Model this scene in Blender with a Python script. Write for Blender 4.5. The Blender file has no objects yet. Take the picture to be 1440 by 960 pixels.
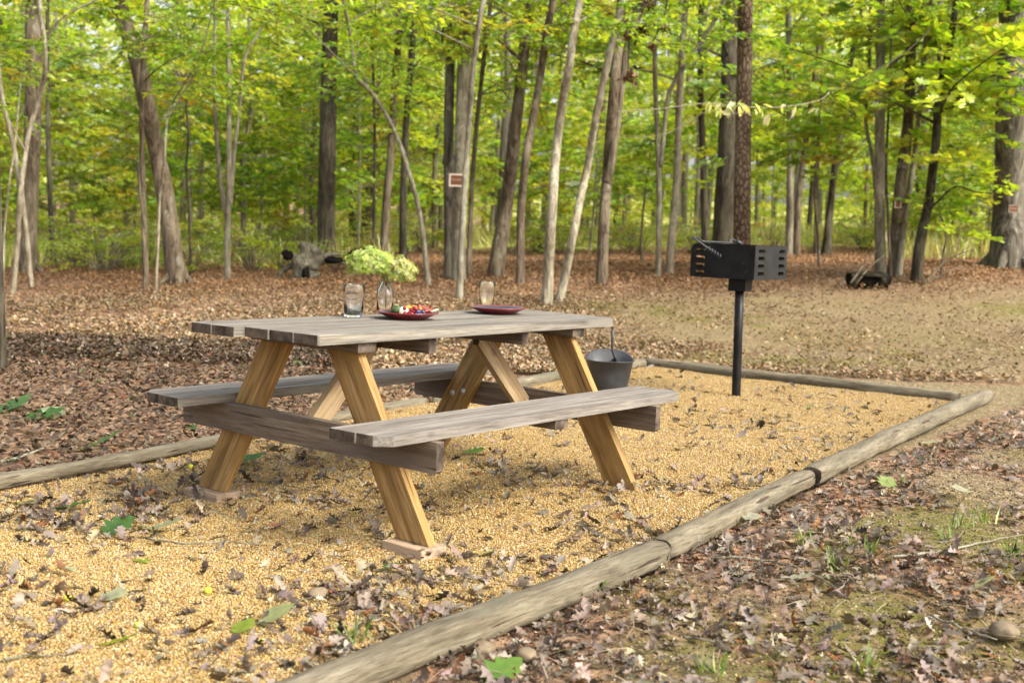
import bpy, bmesh, math, random
import numpy as np
from mathutils import Vector, Matrix, noise as mnoise

random.seed(7)
RNG = np.random.default_rng(11)
scene = bpy.context.scene
COL = scene.collection

# ------------------------------------------------------------------ camera model (solved from the photograph)
F, PITCH, CAMH, ROLL = 1700.0, 0.092, 1.1803, 0.0379
TX, TY, TYAW = -0.3598, 5.1982, 0.889
cP, sP = math.cos(PITCH), math.sin(PITCH)


def ray(px, py):
    dx, dy = px - 720, py - 480
    X = dx * math.cos(ROLL) + dy * math.sin(ROLL)
    Y = -dx * math.sin(ROLL) + dy * math.cos(ROLL)
    return np.array([X, F * cP - Y * sP, -F * sP - Y * cP])


def sstep(t):
    t = np.clip(t, 0, 1)
    return t * t * (3 - 2 * t)


def terrain(x, y):
    x = np.asarray(x, float)
    y = np.asarray(y, float)
    u = (x - TX) * math.cos(TYAW) + (y - TY) * math.sin(TYAW)
    z = 0.045 * sstep((u + 0.67) / 1.34)
    z = z + 0.5 * sstep((y - 11) / 11)
    z = z + 0.045 * np.clip(x, -14, 14) * sstep((y - 10.5) / 8)
    z = z + 0.16 * np.exp(-((x - 6.4) ** 2 / 5 + (y - 18.5) ** 2 / 5))
    z = z + 0.45 * sstep((y - 20) / 30)
    z = z + 5 * sstep((y - 75) / 120)
    return z


def at(px, py, dz=0.0):
    """pixel -> point on the terrain (+dz)"""
    d = ray(px, py)
    d = d / d[1]
    t = 2.0
    prev = None
    while t < 90:
        p = d * t
        h = CAMH + p[2] - float(terrain(p[0], p[1])) - dz
        if h <= 0:
            lo, hi = t - 0.05, t
            for _ in range(20):
                m = (lo + hi) / 2
                p = d * m
                if CAMH + p[2] - float(terrain(p[0], p[1])) - dz <= 0:
                    hi = m
                else:
                    lo = m
            p = d * hi
            return Vector((p[0], p[1], CAMH + p[2]))
        t += 0.05
    p = d * 60
    return Vector((p[0], p[1], CAMH + p[2]))


def atz(px, py, z):
    d = ray(px, py)
    t = (z - CAMH) / d[2]
    return Vector((d[0] * t, d[1] * t, z))


def aty(px, py, y):
    d = ray(px, py)
    t = y / d[1]
    return Vector((d[0] * t, y, CAMH + d[2] * t))


# ------------------------------------------------------------------ object helpers
def tag(o, label=None, cat=None, group=None, kind=None):
    if label: o['label'] = label
    if cat: o['category'] = cat
    if group: o['group'] = group
    if kind: o['kind'] = kind
    return o


def empty(name, loc, label, cat, group=None, rz=0.0):
    o = bpy.data.objects.new(name, None)
    o.empty_display_size = 0.1
    o.location = loc
    o.rotation_euler = (0, 0, rz)
    COL.objects.link(o)
    return tag(o, label, cat, group)


def link(name, me, mat, parent=None, M=None, smooth=False):
    o = bpy.data.objects.new(name, me)
    COL.objects.link(o)
    if mat is not None:
        for m in (mat if isinstance(mat, (list, tuple)) else [mat]):
            me.materials.append(m)
    if parent is not None:
        o.parent = parent
    if M is not None:
        o.matrix_local = M
    if smooth:
        me.polygons.foreach_set('use_smooth', [True] * len(me.polygons))
    return o


def bm_obj(name, bm, mat, parent=None, M=None, smooth=False):
    me = bpy.data.meshes.new(name)
    bmesh.ops.recalc_face_normals(bm, faces=bm.faces)
    bm.to_mesh(me)
    bm.free()
    return link(name, me, mat, parent, M, smooth)


def np_mesh(name, V, Fs, tint=None, smooth=False, recenter=None):
    """V (n,3); Fs list of (m,k) int arrays; tint (n,3)"""
    me = bpy.data.meshes.new(name)
    V = np.asarray(V, np.float32)
    me.vertices.add(len(V))
    me.vertices.foreach_set('co', V.ravel())
    loops = np.concatenate([f.ravel() for f in Fs]).astype(np.int32)
    tot = np.concatenate([np.full(len(f), f.shape[1]) for f in Fs]).astype(np.int32)
    start = np.concatenate([[0], np.cumsum(tot)[:-1]]).astype(np.int32)
    me.loops.add(len(loops))
    me.loops.foreach_set('vertex_index', loops)
    me.polygons.add(len(tot))
    me.polygons.foreach_set('loop_start', start)
    me.polygons.foreach_set('loop_total', tot)
    if smooth:
        me.polygons.foreach_set('use_smooth', np.ones(len(tot), bool))
    if tint is not None:
        a = me.color_attributes.new('tint', 'FLOAT_COLOR', 'POINT')
        c = np.ones((len(V), 4), np.float32)
        c[:, :3] = tint
        a.data.foreach_set('color', c.ravel())
    me.update(calc_edges=True)
    return me


def scatter(tmpl_V, tmpl_F, R, T, tint):
    """tmpl (n,3),(m,k); R (N,3,3) incl. scale; T (N,3); tint (N,3)"""
    N, n = len(T), len(tmpl_V)
    V = np.einsum('nij,vj->nvi', R, tmpl_V) + T[:, None, :]
    Fc = tmpl_F[None, :, :] + (np.arange(N) * n)[:, None, None]
    return V.reshape(-1, 3), Fc.reshape(-1, tmpl_F.shape[1]), np.repeat(tint, n, axis=0)


def rot_zxy(yaw, tilt_x, tilt_y):
    """Rz @ Rx @ Ry, arrays"""
    n = len(yaw)
    cz, sz = np.cos(yaw), np.sin(yaw)
    cx, sx = np.cos(tilt_x), np.sin(tilt_x)
    cy, sy = np.cos(tilt_y), np.sin(tilt_y)
    Z = np.zeros((n, 3, 3)); Z[:, 0, 0] = cz; Z[:, 0, 1] = -sz; Z[:, 1, 0] = sz; Z[:, 1, 1] = cz; Z[:, 2, 2] = 1
    X = np.zeros((n, 3, 3)); X[:, 0, 0] = 1; X[:, 1, 1] = cx; X[:, 1, 2] = -sx; X[:, 2, 1] = sx; X[:, 2, 2] = cx
    Y = np.zeros((n, 3, 3)); Y[:, 0, 0] = cy; Y[:, 0, 2] = sy; Y[:, 1, 1] = 1; Y[:, 2, 0] = -sy; Y[:, 2, 2] = cy
    return Z @ X @ Y


class Acc:
    def __init__(s):
        s.V, s.F, s.T, s.n = [], {}, [], 0

    def add(s, V, Fc, T):
        s.F.setdefault(Fc.shape[1], []).append(Fc + s.n)
        s.V.append(V); s.T.append(T); s.n += len(V)

    def mesh(s, name, smooth=False):
        return np_mesh(name, np.concatenate(s.V), [np.concatenate(f) for f in s.F.values()], np.concatenate(s.T), smooth)


def pick(cols, w, n, jit=0.15):
    cols = np.array(cols)
    w = np.array(w, float); w /= w.sum()
    c = cols[RNG.choice(len(cols), n, p=w)]
    return np.clip(c * (1 + RNG.normal(0, jit, (n, 1))) * (1 + RNG.normal(0, 0.05, (n, 3))), 0.004, 0.9)


# ------------------------------------------------------------------ materials
def newmat(name):
    m = bpy.data.materials.new(name)
    m.use_nodes = True
    nt = m.node_tree
    nt.nodes.clear()
    out = nt.nodes.new('ShaderNodeOutputMaterial')
    return m, nt, out


def N(nt, t, **kw):
    n = nt.nodes.new(t)
    for k, v in kw.items():
        if k in n.inputs.keys():
            n.inputs[k].default_value = v
        else:
            setattr(n, k, v)
    return n


def L(nt, a, b):
    nt.links.new(a, b)


def ramp(nt, fac, stops, interp='LINEAR'):
    r = nt.nodes.new('ShaderNodeValToRGB')
    r.color_ramp.interpolation = interp
    e = r.color_ramp.elements
    while len(e) < len(stops):
        e.new(0.5)
    for i, (p, c) in enumerate(stops):
        e[i].position = p
        e[i].color = (*c, 1) if len(c) == 3 else c
    L(nt, fac, r.inputs['Fac'])
    return r.outputs['Color']


def mixc(nt, fac, a, b, blend='MIX'):
    m = nt.nodes.new('ShaderNodeMix')
    m.data_type = 'RGBA'
    m.blend_type = blend
    for s, v in ((0, fac), (6, a), (7, b)):
        if isinstance(v, bpy.types.NodeSocket):
            L(nt, v, m.inputs[s])
        elif s == 0:
            m.inputs[0].default_value = v
        else:
            m.inputs[s].default_value = (*v, 1)
    return m.outputs[2]


def bsdf(nt, out, col, rough=0.7, spec=0.3, bump=None, bstr=0.3, bdist=0.01, **kw):
    b = nt.nodes.new('ShaderNodeBsdfPrincipled')
    if isinstance(col, bpy.types.NodeSocket):
        L(nt, col, b.inputs['Base Color'])
    else:
        b.inputs['Base Color'].default_value = (*col, 1)
    if isinstance(rough, bpy.types.NodeSocket):
        L(nt, rough, b.inputs['Roughness'])
    else:
        b.inputs['Roughness'].default_value = rough
    b.inputs['Specular IOR Level'].default_value = spec
    for k, v in kw.items():
        b.inputs[k].default_value = v
    if bump is not None:
        bp = nt.nodes.new('ShaderNodeBump')
        bp.inputs['Strength'].default_value = bstr
        bp.inputs['Distance'].default_value = bdist
        L(nt, bump, bp.inputs['Height'])
        L(nt, bp.outputs['Normal'], b.inputs['Normal'])
    L(nt, b.outputs[0], out.inputs['Surface'])
    return b


def coords(nt, scale=(1, 1, 1), kind='Object', rnd=True):
    tc = nt.nodes.new('ShaderNodeTexCoord')
    mp = nt.nodes.new('ShaderNodeMapping')
    mp.inputs['Scale'].default_value = scale
    src = tc.outputs[kind]
    if rnd:
        oi = nt.nodes.new('ShaderNodeObjectInfo')
        ml = nt.nodes.new('ShaderNodeMath'); ml.operation = 'MULTIPLY'
        ml.inputs[1].default_value = 37.0
        L(nt, oi.outputs['Random'], ml.inputs[0])
        ad = nt.nodes.new('ShaderNodeVectorMath'); ad.operation = 'ADD'
        L(nt, src, ad.inputs[0]); L(nt, ml.outputs[0], ad.inputs[1])
        src = ad.outputs[0]
    L(nt, src, mp.inputs['Vector'])
    return mp.outputs[0]


def noise(nt, vec, scale=5, detail=6, rough=0.6, dist=0.0):
    n = nt.nodes.new('ShaderNodeTexNoise')
    n.inputs['Scale'].default_value = scale
    n.inputs['Detail'].default_value = detail
    n.inputs['Roughness'].default_value = rough
    n.inputs['Distortion'].default_value = dist
    L(nt, vec, n.inputs['Vector'])
    return n.outputs['Fac']


def math2(nt, op, a, b):
    m = nt.nodes.new('ShaderNodeMath'); m.operation = op
    for i, v in enumerate((a, b)):
        if isinstance(v, bpy.types.NodeSocket): L(nt, v, m.inputs[i])
        else: m.inputs[i].default_value = v
    return m.outputs[0]


def attr(nt, name='tint'):
    a = nt.nodes.new('ShaderNodeAttribute')
    a.attribute_name = name
    return a


def wood(name, c_lo, c_mid, c_hi, crack=(0.05, 0.035, 0.025), grain=70, crack_at=0.33, stain=None, bstr=0.5, stretch=0.035):
    """grain runs along the object's local X"""
    m, nt, out = newmat(name)
    v = coords(nt, (1, 1, 1))
    vg = coords(nt, (stretch, 1, 1))
    fine = noise(nt, vg, grain * 3, 5, 0.65)
    ring = noise(nt, vg, grain * .55, 3, 0.55, 0.4)
    big = noise(nt, coords(nt, (0.6, 1.5, 1.5)), 4, 4, 0.6)
    base = ramp(nt, ring, [(0.25, c_lo), (0.5, c_mid), (0.72, c_hi)])
    base = mixc(nt, 0.7, base, ramp(nt, fine, [(0.36, (0.32, 0.30, 0.28)), (0.56, (1.0, 1.0, 1.0))]), 'MULTIPLY')
    wide = noise(nt, coords(nt, (stretch * 1.5, 1, 1)), 17, 3, 0.55, 0.5)
    base = mixc(nt, 0.6, base, ramp(nt, wide, [(0.34, (0.5, 0.47, 0.44)), (0.5, (1.0, 1.0, 1.0)), (0.68, (1.15, 1.13, 1.08))]), 'MULTIPLY')
    base = mixc(nt, 0.75, base, ramp(nt, big, [(0.3, (0.72, 0.7, 0.68)), (0.55, (1, 1, 1)), (0.75, (1.12, 1.08, 1.0))]), 'MULTIPLY')
    if stain:
        sm = ramp(nt, noise(nt, coords(nt, (0.25, 1, 1)), 9, 5, 0.65), [(0.52, (0, 0, 0)), (0.68, (1, 1, 1))])
        base = mixc(nt, sm, base, stain)
    cr = noise(nt, coords(nt, (stretch * .65, 1, 1)), grain * .8, 2, 0.5, 0.3)
    cm = ramp(nt, cr, [(crack_at - .05, (1, 1, 1)), (crack_at, (0, 0, 0))])
    base = mixc(nt, cm, base, crack)
    # knots
    vo = nt.nodes.new('ShaderNodeTexVoronoi'); vo.inputs['Scale'].default_value = 5.0
    L(nt, coords(nt, (0.55, 1.0, 1.0)), vo.inputs['Vector'])
    kn = ramp(nt, vo.outputs['Distance'], [(0.05, (1, 1, 1)), (0.10, (0, 0, 0))])
    base = mixc(nt, mixc(nt, 0.6, (0, 0, 0), kn), base, tuple(c * 0.35 for c in c_lo))
    h = math2(nt, 'SUBTRACT', math2(nt, 'ADD', fine, math2(nt, 'MULTIPLY', ring, 0.6)), math2(nt, 'MULTIPLY', cm, 1.4))
    bsdf(nt, out, base, 0.78, 0.25, h, bstr, 0.004)
    return m


GREYWOOD = wood('weathered_grey_board', (0.1283, 0.1138, 0.0918), (0.2161, 0.1959, 0.162), (0.3003, 0.2751, 0.2282), stain=(0.1722, 0.157, 0.1316))
BENCHWOOD = wood('weathered_bench_board', (0.1465, 0.1282, 0.108), (0.2381, 0.2139, 0.1823), (0.3224, 0.2937, 0.2497), stain=(0.1941, 0.175, 0.1519))
BEAMWOOD = wood('dark_weathered_beam', (0.1066, 0.07885, 0.056), (0.1804, 0.1369, 0.1), (0.2706, 0.2158, 0.16), stain=(0.1312, 0.1037, 0.084))
YELLOWWOOD = wood('treated_pine_leg', (0.1756, 0.08938, 0.02554), (0.3557, 0.2116, 0.07478), (0.4805, 0.321, 0.1441), crack=(0.05544, 0.02736, 0.01094), grain=36, crack_at=0.32, stain=(0.2633, 0.1596, 0.05016), bstr=0.3, stretch=.05)
BRACEWOOD = wood('pale_pine_brace', (0.296, 0.2, 0.1014), (0.4, 0.288, 0.1599), (0.464, 0.352, 0.2106), crack=(0.136, 0.072, 0.0351), grain=50, crack_at=0.27, bstr=0.25)
SHIMWOOD = wood('pale_shim_wood', (0.336, 0.232, 0.148), (0.424, 0.308, 0.208), (0.48, 0.36, 0.256), crack=(0.24, 0.152, 0.088), grain=60, crack_at=0.24, bstr=0.2)
TIMBERWOOD = wood('landscape_timber_wood', (0.115, 0.094, 0.05888), (0.1886, 0.1598, 0.1058), (0.2668, 0.235, 0.1656), grain=55, crack_at=0.35, stain=(0.1242, 0.1147, 0.0782), bstr=.9, stretch=.085)


def endgrain():
    m, nt, out = newmat('dark_end_grain')
    v = coords(nt, (0.5, 1, 1))
    n1 = noise(nt, v, 40, 5, 0.7)
    n2 = noise(nt, v, 11, 3, 0.6)
    c = mixc(nt, 0.6, ramp(nt, n2, [(0.35, (0.035, 0.028, 0.022)), (0.65, (0.17, 0.13, 0.095))]),
             ramp(nt, n1, [(0.35, (0.3, 0.27, 0.25)), (0.65, (1, 1, 1))]), 'MULTIPLY')
    bsdf(nt, out, c, 0.85, 0.15, n1, 0.6, 0.004)
    return m


ENDGRAIN = endgrain()


def metal_dark(name, col, rough, rust=0.0, spec=0.5):
    m, nt, out = newmat(name)
    v = coords(nt)
    n1 = noise(nt, v, 9, 6, 0.65)
    n2 = noise(nt, v, 160, 3, 0.6)
    c = mixc(nt, ramp(nt, n1, [(0.4, (0, 0, 0)), (0.75, (1, 1, 1))]), col, tuple(min(1, x * 1.7 + 0.006) for x in col))
    if rust:
        rm = ramp(nt, noise(nt, v, 14, 7, 0.7), [(0.60, (0, 0, 0)), (0.70, (rust, rust, rust))])
        c = mixc(nt, rm, c, (0.17, 0.07, 0.03))
    r = ramp(nt, n1, [(0.3, (rough - .1,) * 3), (0.7, (rough + .15,) * 3)])
    bsdf(nt, out, c, r, spec, n2, 0.12, 0.002)
    return m


BLACKSTEEL = metal_dark('black_painted_steel', (0.0035, 0.0034, 0.0036), 0.42, 0.35, .22)
GREYSTEEL = metal_dark('sunlit_side_steel', (0.010, 0.0094, 0.009), 0.5, 0.3, .25)  # lighter copy of the black steel, paints in the back panel's sunlit tone
RODSTEEL = metal_dark('bare_steel_rod', (0.022, 0.022, 0.024), 0.42, 0.0)
SCUTTLE = metal_dark('charcoal_enamel', (0.022, 0.023, 0.025), 0.48, 0.0)
GALV = metal_dark('galvanised_bolt', (0.42, 0.43, 0.45), 0.4, 0.0)
RUSTBAR = metal_dark('rusty_rebar', (0.018, 0.012, 0.009), 0.7, 0.8)


def simple(name, col, rough=0.5, spec=0.5, var=0.15, scale=30, bump=0.1, **kw):
    m, nt, out = newmat(name)
    v = coords(nt)
    n1 = noise(nt, v, scale, 5, 0.6)
    c = mixc(nt, ramp(nt, n1, [(0.3, (0, 0, 0)), (0.7, (1, 1, 1))]), tuple(x * (1 - var) for x in col), tuple(min(1, x * (1 + var)) for x in col))
    bsdf(nt, out, c, rough, spec, n1, bump, 0.002, **kw)
    return m


def glass(name, col=(0.97, 0.985, 0.98)):
    m, nt, out = newmat(name)
    v = coords(nt)
    bsdf(nt, out, col, 0.015, 0.5, noise(nt, v, 25, 2, 0.5), 0.06, 0.002, **{'Transmission Weight': 1.0, 'IOR': 1.45})
    return m


GLASS = glass('clear_glass')


def leafmat(name, trans=0.45, rough=0.5, gloss=0.06):
    m, nt, out = newmat(name)
    a = attr(nt)
    n1 = noise(nt, coords(nt, rnd=False), 30, 2, 0.5)
    c = mixc(nt, 0.5, a.outputs['Color'], ramp(nt, n1, [(0.3, (0.6, 0.62, 0.6)), (0.7, (1.25, 1.22, 1.1))]), 'MULTIPLY')
    d = nt.nodes.new('ShaderNodeBsdfDiffuse'); L(nt, c, d.inputs['Color'])
    t = nt.nodes.new('ShaderNodeBsdfTranslucent')
    tc = mixc(nt, 1.0, c, (1.42, 1.36, 0.55), 'MULTIPLY')
    L(nt, tc, t.inputs['Color'])
    mx = nt.nodes.new('ShaderNodeMixShader'); mx.inputs[0].default_value = trans
    L(nt, d.outputs[0], mx.inputs[1]); L(nt, t.outputs[0], mx.inputs[2])
    g = nt.nodes.new('ShaderNodeBsdfGlossy'); g.inputs['Roughness'].default_value = rough
    g.inputs['Color'].default_value = (1, 1, 1, 1)
    m2 = nt.nodes.new('ShaderNodeMixShader'); m2.inputs[0].default_value = gloss
    L(nt, mx.outputs[0], m2.inputs[1]); L(nt, g.outputs[0], m2.inputs[2])
    L(nt, m2.outputs[0], out.inputs['Surface'])
    return m


LEAF = leafmat('green_leaf', 0.6, 0.42, 0.05)
DRYLEAF = leafmat('dry_leaf', 0.12, 0.55, 0.02)
PETAL = leafmat('flower_petal', 0.4, 0.6, 0.02)
GRASSM = leafmat('grass_blade', 0.4, 0.5, 0.04)


def bark(name, lo, mid, hi, sx=1.0, zs=0.16, plate=False, moss=0.25, bstr=0.9):
    lo, mid, hi = [(a * .86, b * .91, c * .83) for a, b, c in (lo, mid, hi)]
    m, nt, out = newmat(name)
    v = coords(nt, (1, 1, zs))
    if plate:
        vo = nt.nodes.new('ShaderNodeTexVoronoi'); vo.feature = 'DISTANCE_TO_EDGE'
        vo.inputs['Scale'].default_value = 16 * sx
        dn = noise(nt, v, 14, 3, 0.6)
        vv = nt.nodes.new('ShaderNodeVectorMath'); vv.operation = 'ADD'
        sc = nt.nodes.new('ShaderNodeVectorMath'); sc.operation = 'SCALE'; sc.inputs['Scale'].default_value = 0.05
        cb = nt.nodes.new('ShaderNodeCombineXYZ'); L(nt, dn, cb.inputs[0]); L(nt, dn, cb.inputs[1]); L(nt, dn, cb.inputs[2])
        L(nt, cb.outputs[0], sc.inputs[0]); L(nt, coords(nt, (1, 1, 0.42)), vv.inputs[0]); L(nt, sc.outputs[0], vv.inputs[1])
        L(nt, vv.outputs[0], vo.inputs['Vector'])
        ridge = ramp(nt, vo.outputs['Distance'], [(0.0, (0, 0, 0)), (0.22, (1, 1, 1))])
    else:
        r0 = noise(nt, v, 34 * sx, 4, 0.62, 0.6)
        ridge = ramp(nt, r0, [(0.36, (0, 0, 0)), (0.62, (1, 1, 1))])
    fine = noise(nt, coords(nt, (1, 1, 0.5)), 120, 4, 0.65)
    big = noise(nt, coords(nt, (1, 1, 0.5)), 2.2, 4, 0.6)
    c = mixc(nt, ridge, lo, mid)
    c = mixc(nt, ramp(nt, big, [(0.42, (0, 0, 0)), (0.68, (1, 1, 1))]), c, mixc(nt, ridge, tuple(x * .6 for x in mid), hi))
    c = mixc(nt, 0.5, c, ramp(nt, fine, [(0.3, (0.55, 0.55, 0.55)), (0.7, (1.2, 1.2, 1.2))]), 'MULTIPLY')
    if moss:
        mm = ramp(nt, noise(nt, coords(nt, (1, 1, 0.6)), 3.1, 5, 0.65), [(0.55, (0, 0, 0)), (0.75, (moss,) * 3)])
        c = mixc(nt, mm, c, (0.17, 0.19, 0.10))
    if not plate and hi[0] > .15:
        lm = ramp(nt, noise(nt, coords(nt, (1, 1, 0.7)), 7.5, 6, 0.7), [(0.57, (0, 0, 0)), (0.66, (.5, .5, .5))])
        c = mixc(nt, lm, c, (.34, .34, .27))
    h = math2(nt, 'ADD', ridge, math2(nt, 'MULTIPLY', fine, 0.4))
    bsdf(nt, out, c, 0.9, 0.12, h, bstr, 0.02)
    return m


BARK = dict(
    brown=bark('brown_ridged_bark', (0.075, 0.05, 0.038), (0.21, 0.155, 0.115), (0.29, 0.225, 0.17), .5),
    grey=bark('grey_smooth_bark', (0.13, 0.105, 0.08), (0.27, 0.225, 0.175), (0.38, 0.33, 0.265), 0.45, 0.25, bstr=0.6),
    pale=bark('pale_flaky_bark', (0.17, 0.13, 0.095), (0.36, 0.295, 0.225), (0.5, 0.435, 0.35), 0.5, 0.3, bstr=0.6),
    dark=bark('dark_furrowed_bark', (0.028, 0.022, 0.017), (0.095, 0.075, 0.056), (0.14, 0.115, 0.085), .5, moss=0.35),
    pine=bark('scaly_pine_bark', (0.075, 0.042, 0.03), (0.26, 0.17, 0.125), (0.37, 0.265, 0.205), 1.1, plate=True, moss=0.0, bstr=1.0),
    oak=bark('furrowed_oak_bark', (0.05, 0.04, 0.035), (0.19, 0.155, 0.13), (0.27, 0.23, 0.2), 0.42, 0.1, moss=0.15),
)

# ------------------------------------------------------------------ geometry helpers
def tube_bm(bm, pts, radii, seg=8, caps=True, jitter=0.0, jseed=0):
    pts = [Vector(p) for p in pts]
    rings = []
    nrm = None
    for i, p in enumerate(pts):
        a = pts[max(0, i - 1)]; b = pts[min(len(pts) - 1, i + 1)]
        t = (b - a).normalized()
        if nrm is None:
            nrm = t.orthogonal().normalized()
        else:
            nrm = (nrm - t * nrm.dot(t))
            nrm = nrm.normalized() if nrm.length > 1e-6 else t.orthogonal().normalized()
        bi = t.cross(nrm)
        r = radii[i] if hasattr(radii, '__len__') else radii
        ring = []
        for k in range(seg):
            an = 2 * math.pi * k / seg
            rr = r
            if jitter:
                rr *= 1 + jitter * mnoise.noise(Vector((math.cos(an) * 1.4 + jseed * 7.1, math.sin(an) * 1.4, p.z * 1.3 + p.x + jseed)))
            ring.append(bm.verts.new(p + nrm * (rr * math.cos(an)) + bi * (rr * math.sin(an))))
        rings.append(ring)
    for a, b in zip(rings[:-1], rings[1:]):
        for k in range(seg):
            bm.faces.new((a[k], a[(k + 1) % seg], b[(k + 1) % seg], b[k]))
    if caps and seg > 2:
        bm.faces.new(rings[0][::-1]); bm.faces.new(rings[-1])
    return rings


def lathe_bm(bm, prof, seg=32, fr=None):
    """prof list of (r,z); closed at r==0"""
    rings = []
    for (r, z) in prof:
        if r < 1e-6:
            rings.append([bm.verts.new((0, 0, z))])
        else:
            ring = []
            for k in range(seg):
                an = 2 * math.pi * k / seg
                rr = fr(r, z, an) if fr else r
                ring.append(bm.verts.new((rr * math.cos(an), rr * math.sin(an), z)))
            rings.append(ring)
    for a, b in zip(rings[:-1], rings[1:]):
        for k in range(seg):
            k2 = (k + 1) % seg
            if len(a) == 1 and len(b) == 1: continue
            if len(a) == 1: bm.faces.new((a[0], b[k2], b[k]))
            elif len(b) == 1: bm.faces.new((a[k], a[k2], b[0]))
            else: bm.faces.new((a[k], a[k2], b[k2], b[k]))


def frame(origin, xaxis, up=(0, 0, 1)):
    x = Vector(xaxis).normalized()
    z = Vector(up) - x * Vector(up).dot(x)
    z = z.normalized() if z.length > 1e-5 else x.orthogonal().normalized()
    y = z.cross(x)
    M = Matrix((x, y, z)).transposed().to_4x4()
    M.translation = Vector(origin)
    return M


def plank(name, outline, thick, M, mat, parent, bevel=0.0025, endmat=True, end_x=None):
    """outline: (x,y) polygon in local frame, extruded z from -thick/2 to thick/2"""
    bm = bmesh.new()
    lo = [bm.verts.new((x, y, -thick / 2)) for x, y in outline]
    hi = [bm.verts.new((x, y, thick / 2)) for x, y in outline]
    n = len(outline)
    bm.faces.new(lo[::-1]); bm.faces.new(hi)
    for i in range(n):
        j = (i + 1) % n
        bm.faces.new((lo[i], lo[j], hi[j], hi[i]))
    bmesh.ops.recalc_face_normals(bm, faces=bm.faces)
    # long edges get a few cuts so that worn edges wander a little
    if bevel:
        bmesh.ops.bevel(bm, geom=[e for e in bm.edges], offset=bevel, segments=2, affect='EDGES', profile=0.6)
    xs = [x for x, y in outline]
    for f in bm.faces:
        f.material_index = 1 if (endmat and abs(f.normal.x) > 0.85 and f.calc_area() > 1e-4) else 0
    return bm_obj(name, bm, [mat, ENDGRAIN] if endmat else [mat], parent, M)


def rect(l0, l1, w):
    return [(l0, -w / 2), (l1, -w / 2), (l1, w / 2), (l0, w / 2)]


# ================================================================== SETTING: ground
def lines():
    P = {}
    P['C1'] = at(1385, 547, 0.085); P['C1b'] = at(1350, 549, 0.085)
    P['J1'] = at(1138, 656, 0.085); P['J2'] = at(930, 754, 0.085); P['F0'] = at(395, 947, 0.085)
    P['B1'] = at(907, 503, 0.07); P['L0'] = at(0, 668, 0.07); P['L1'] = at(300, 619, 0.07); P['L2'] = at(600, 553, 0.07)
    return P


PT = lines()
front_dir = (PT['J1'] - PT['F0']).normalized()
Fext = PT['F0'] - front_dir * (PT['F0'].y - 1.0) / front_dir.y
left_dir = (PT['L2'] - PT['L0']).normalized()
Lext = PT['L0'] - left_dir * (PT['L0'].y - 1.0) / left_dir.y
BED = [Vector((PT['B1'].x, PT['B1'].y)), Vector((PT['C1b'].x, PT['C1b'].y)), Vector((PT['J1'].x, PT['J1'].y)), Vector((PT['J2'].x, PT['J2'].y)),
       Vector((Fext.x, Fext.y)), Vector((Lext.x, Lext.y)), Vector((PT['L0'].x, PT['L0'].y)), Vector((PT['L2'].x, PT['L2'].y))]


def in_bed(x, y):
    x = np.asarray(x, float); y = np.asarray(y, float)
    r = np.zeros(x.shape, bool)
    n = len(BED)
    for i in range(n):
        a, b = BED[i], BED[(i + 1) % n]
        c = ((a.y > y) != (b.y > y)) & (x < (b.x - a.x) * (y - a.y) / ((b.y - a.y) + 1e-12) + a.x)
        r ^= c
    return r


def vnoise(x, y, s, seed=0.0):
    """cheap smooth value noise, vectorised"""
    x = np.asarray(x) / s + seed * 17.3; y = np.asarray(y) / s + seed * 9.1
    xi = np.floor(x); yi = np.floor(y); fx = x - xi; fy = y - yi
    fx = fx * fx * (3 - 2 * fx); fy = fy * fy * (3 - 2 * fy)
    def h(a, b):
        v = np.sin(a * 127.1 + b * 311.7 + seed * 74.7) * 43758.5453
        return v - np.floor(v)
    return (h(xi, yi) * (1 - fx) + h(xi + 1, yi) * fx) * (1 - fy) + (h(xi, yi + 1) * (1 - fx) + h(xi + 1, yi + 1) * fx) * fy


def litter_density(x, y):
    """0..1 how thickly dry leaves lie"""
    x = np.asarray(x, float); y = np.asarray(y, float)
    d = np.where(y > 10.2, 1.0, 0.0)
    # sandy strip behind the bed on the right
    strip = sstep((y - 9.8) / 1.0) * (1 - sstep((y - 15.2 - .8 * vnoise(x, y, 1.5, 61)) / 2.5)) * sstep((x + 0.5) / 2.4)
    d = d * (1 - (0.93 - .25 * vnoise(x, y, .6, 62)) * strip)
    u = (x - PT['L0'].x) * left_dir.y - (y - PT['L0'].y) * left_dir.x   # >0 right of the left timber line
    d = np.where((u < 0) & (y < 12.5), 0.85, d)
    fr = (x - PT['F0'].x) * front_dir.y - (y - PT['F0'].y) * front_dir.x
    right = (fr > 0) & (y < 10.6)
    patch = vnoise(x, y, 0.55, 3) * .6 + vnoise(x, y, 0.22, 5) * .4
    near_edge = np.exp(-(fr / 0.55) ** 2) * .35
    d = np.where(right, np.clip((patch + near_edge - 0.50) * 6, 0.10, 1.0) * np.where(y > 7.5, .6, 1), d)
    d = np.where((x > 9) & (y > 14), d * .55, d)
    return d


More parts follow.
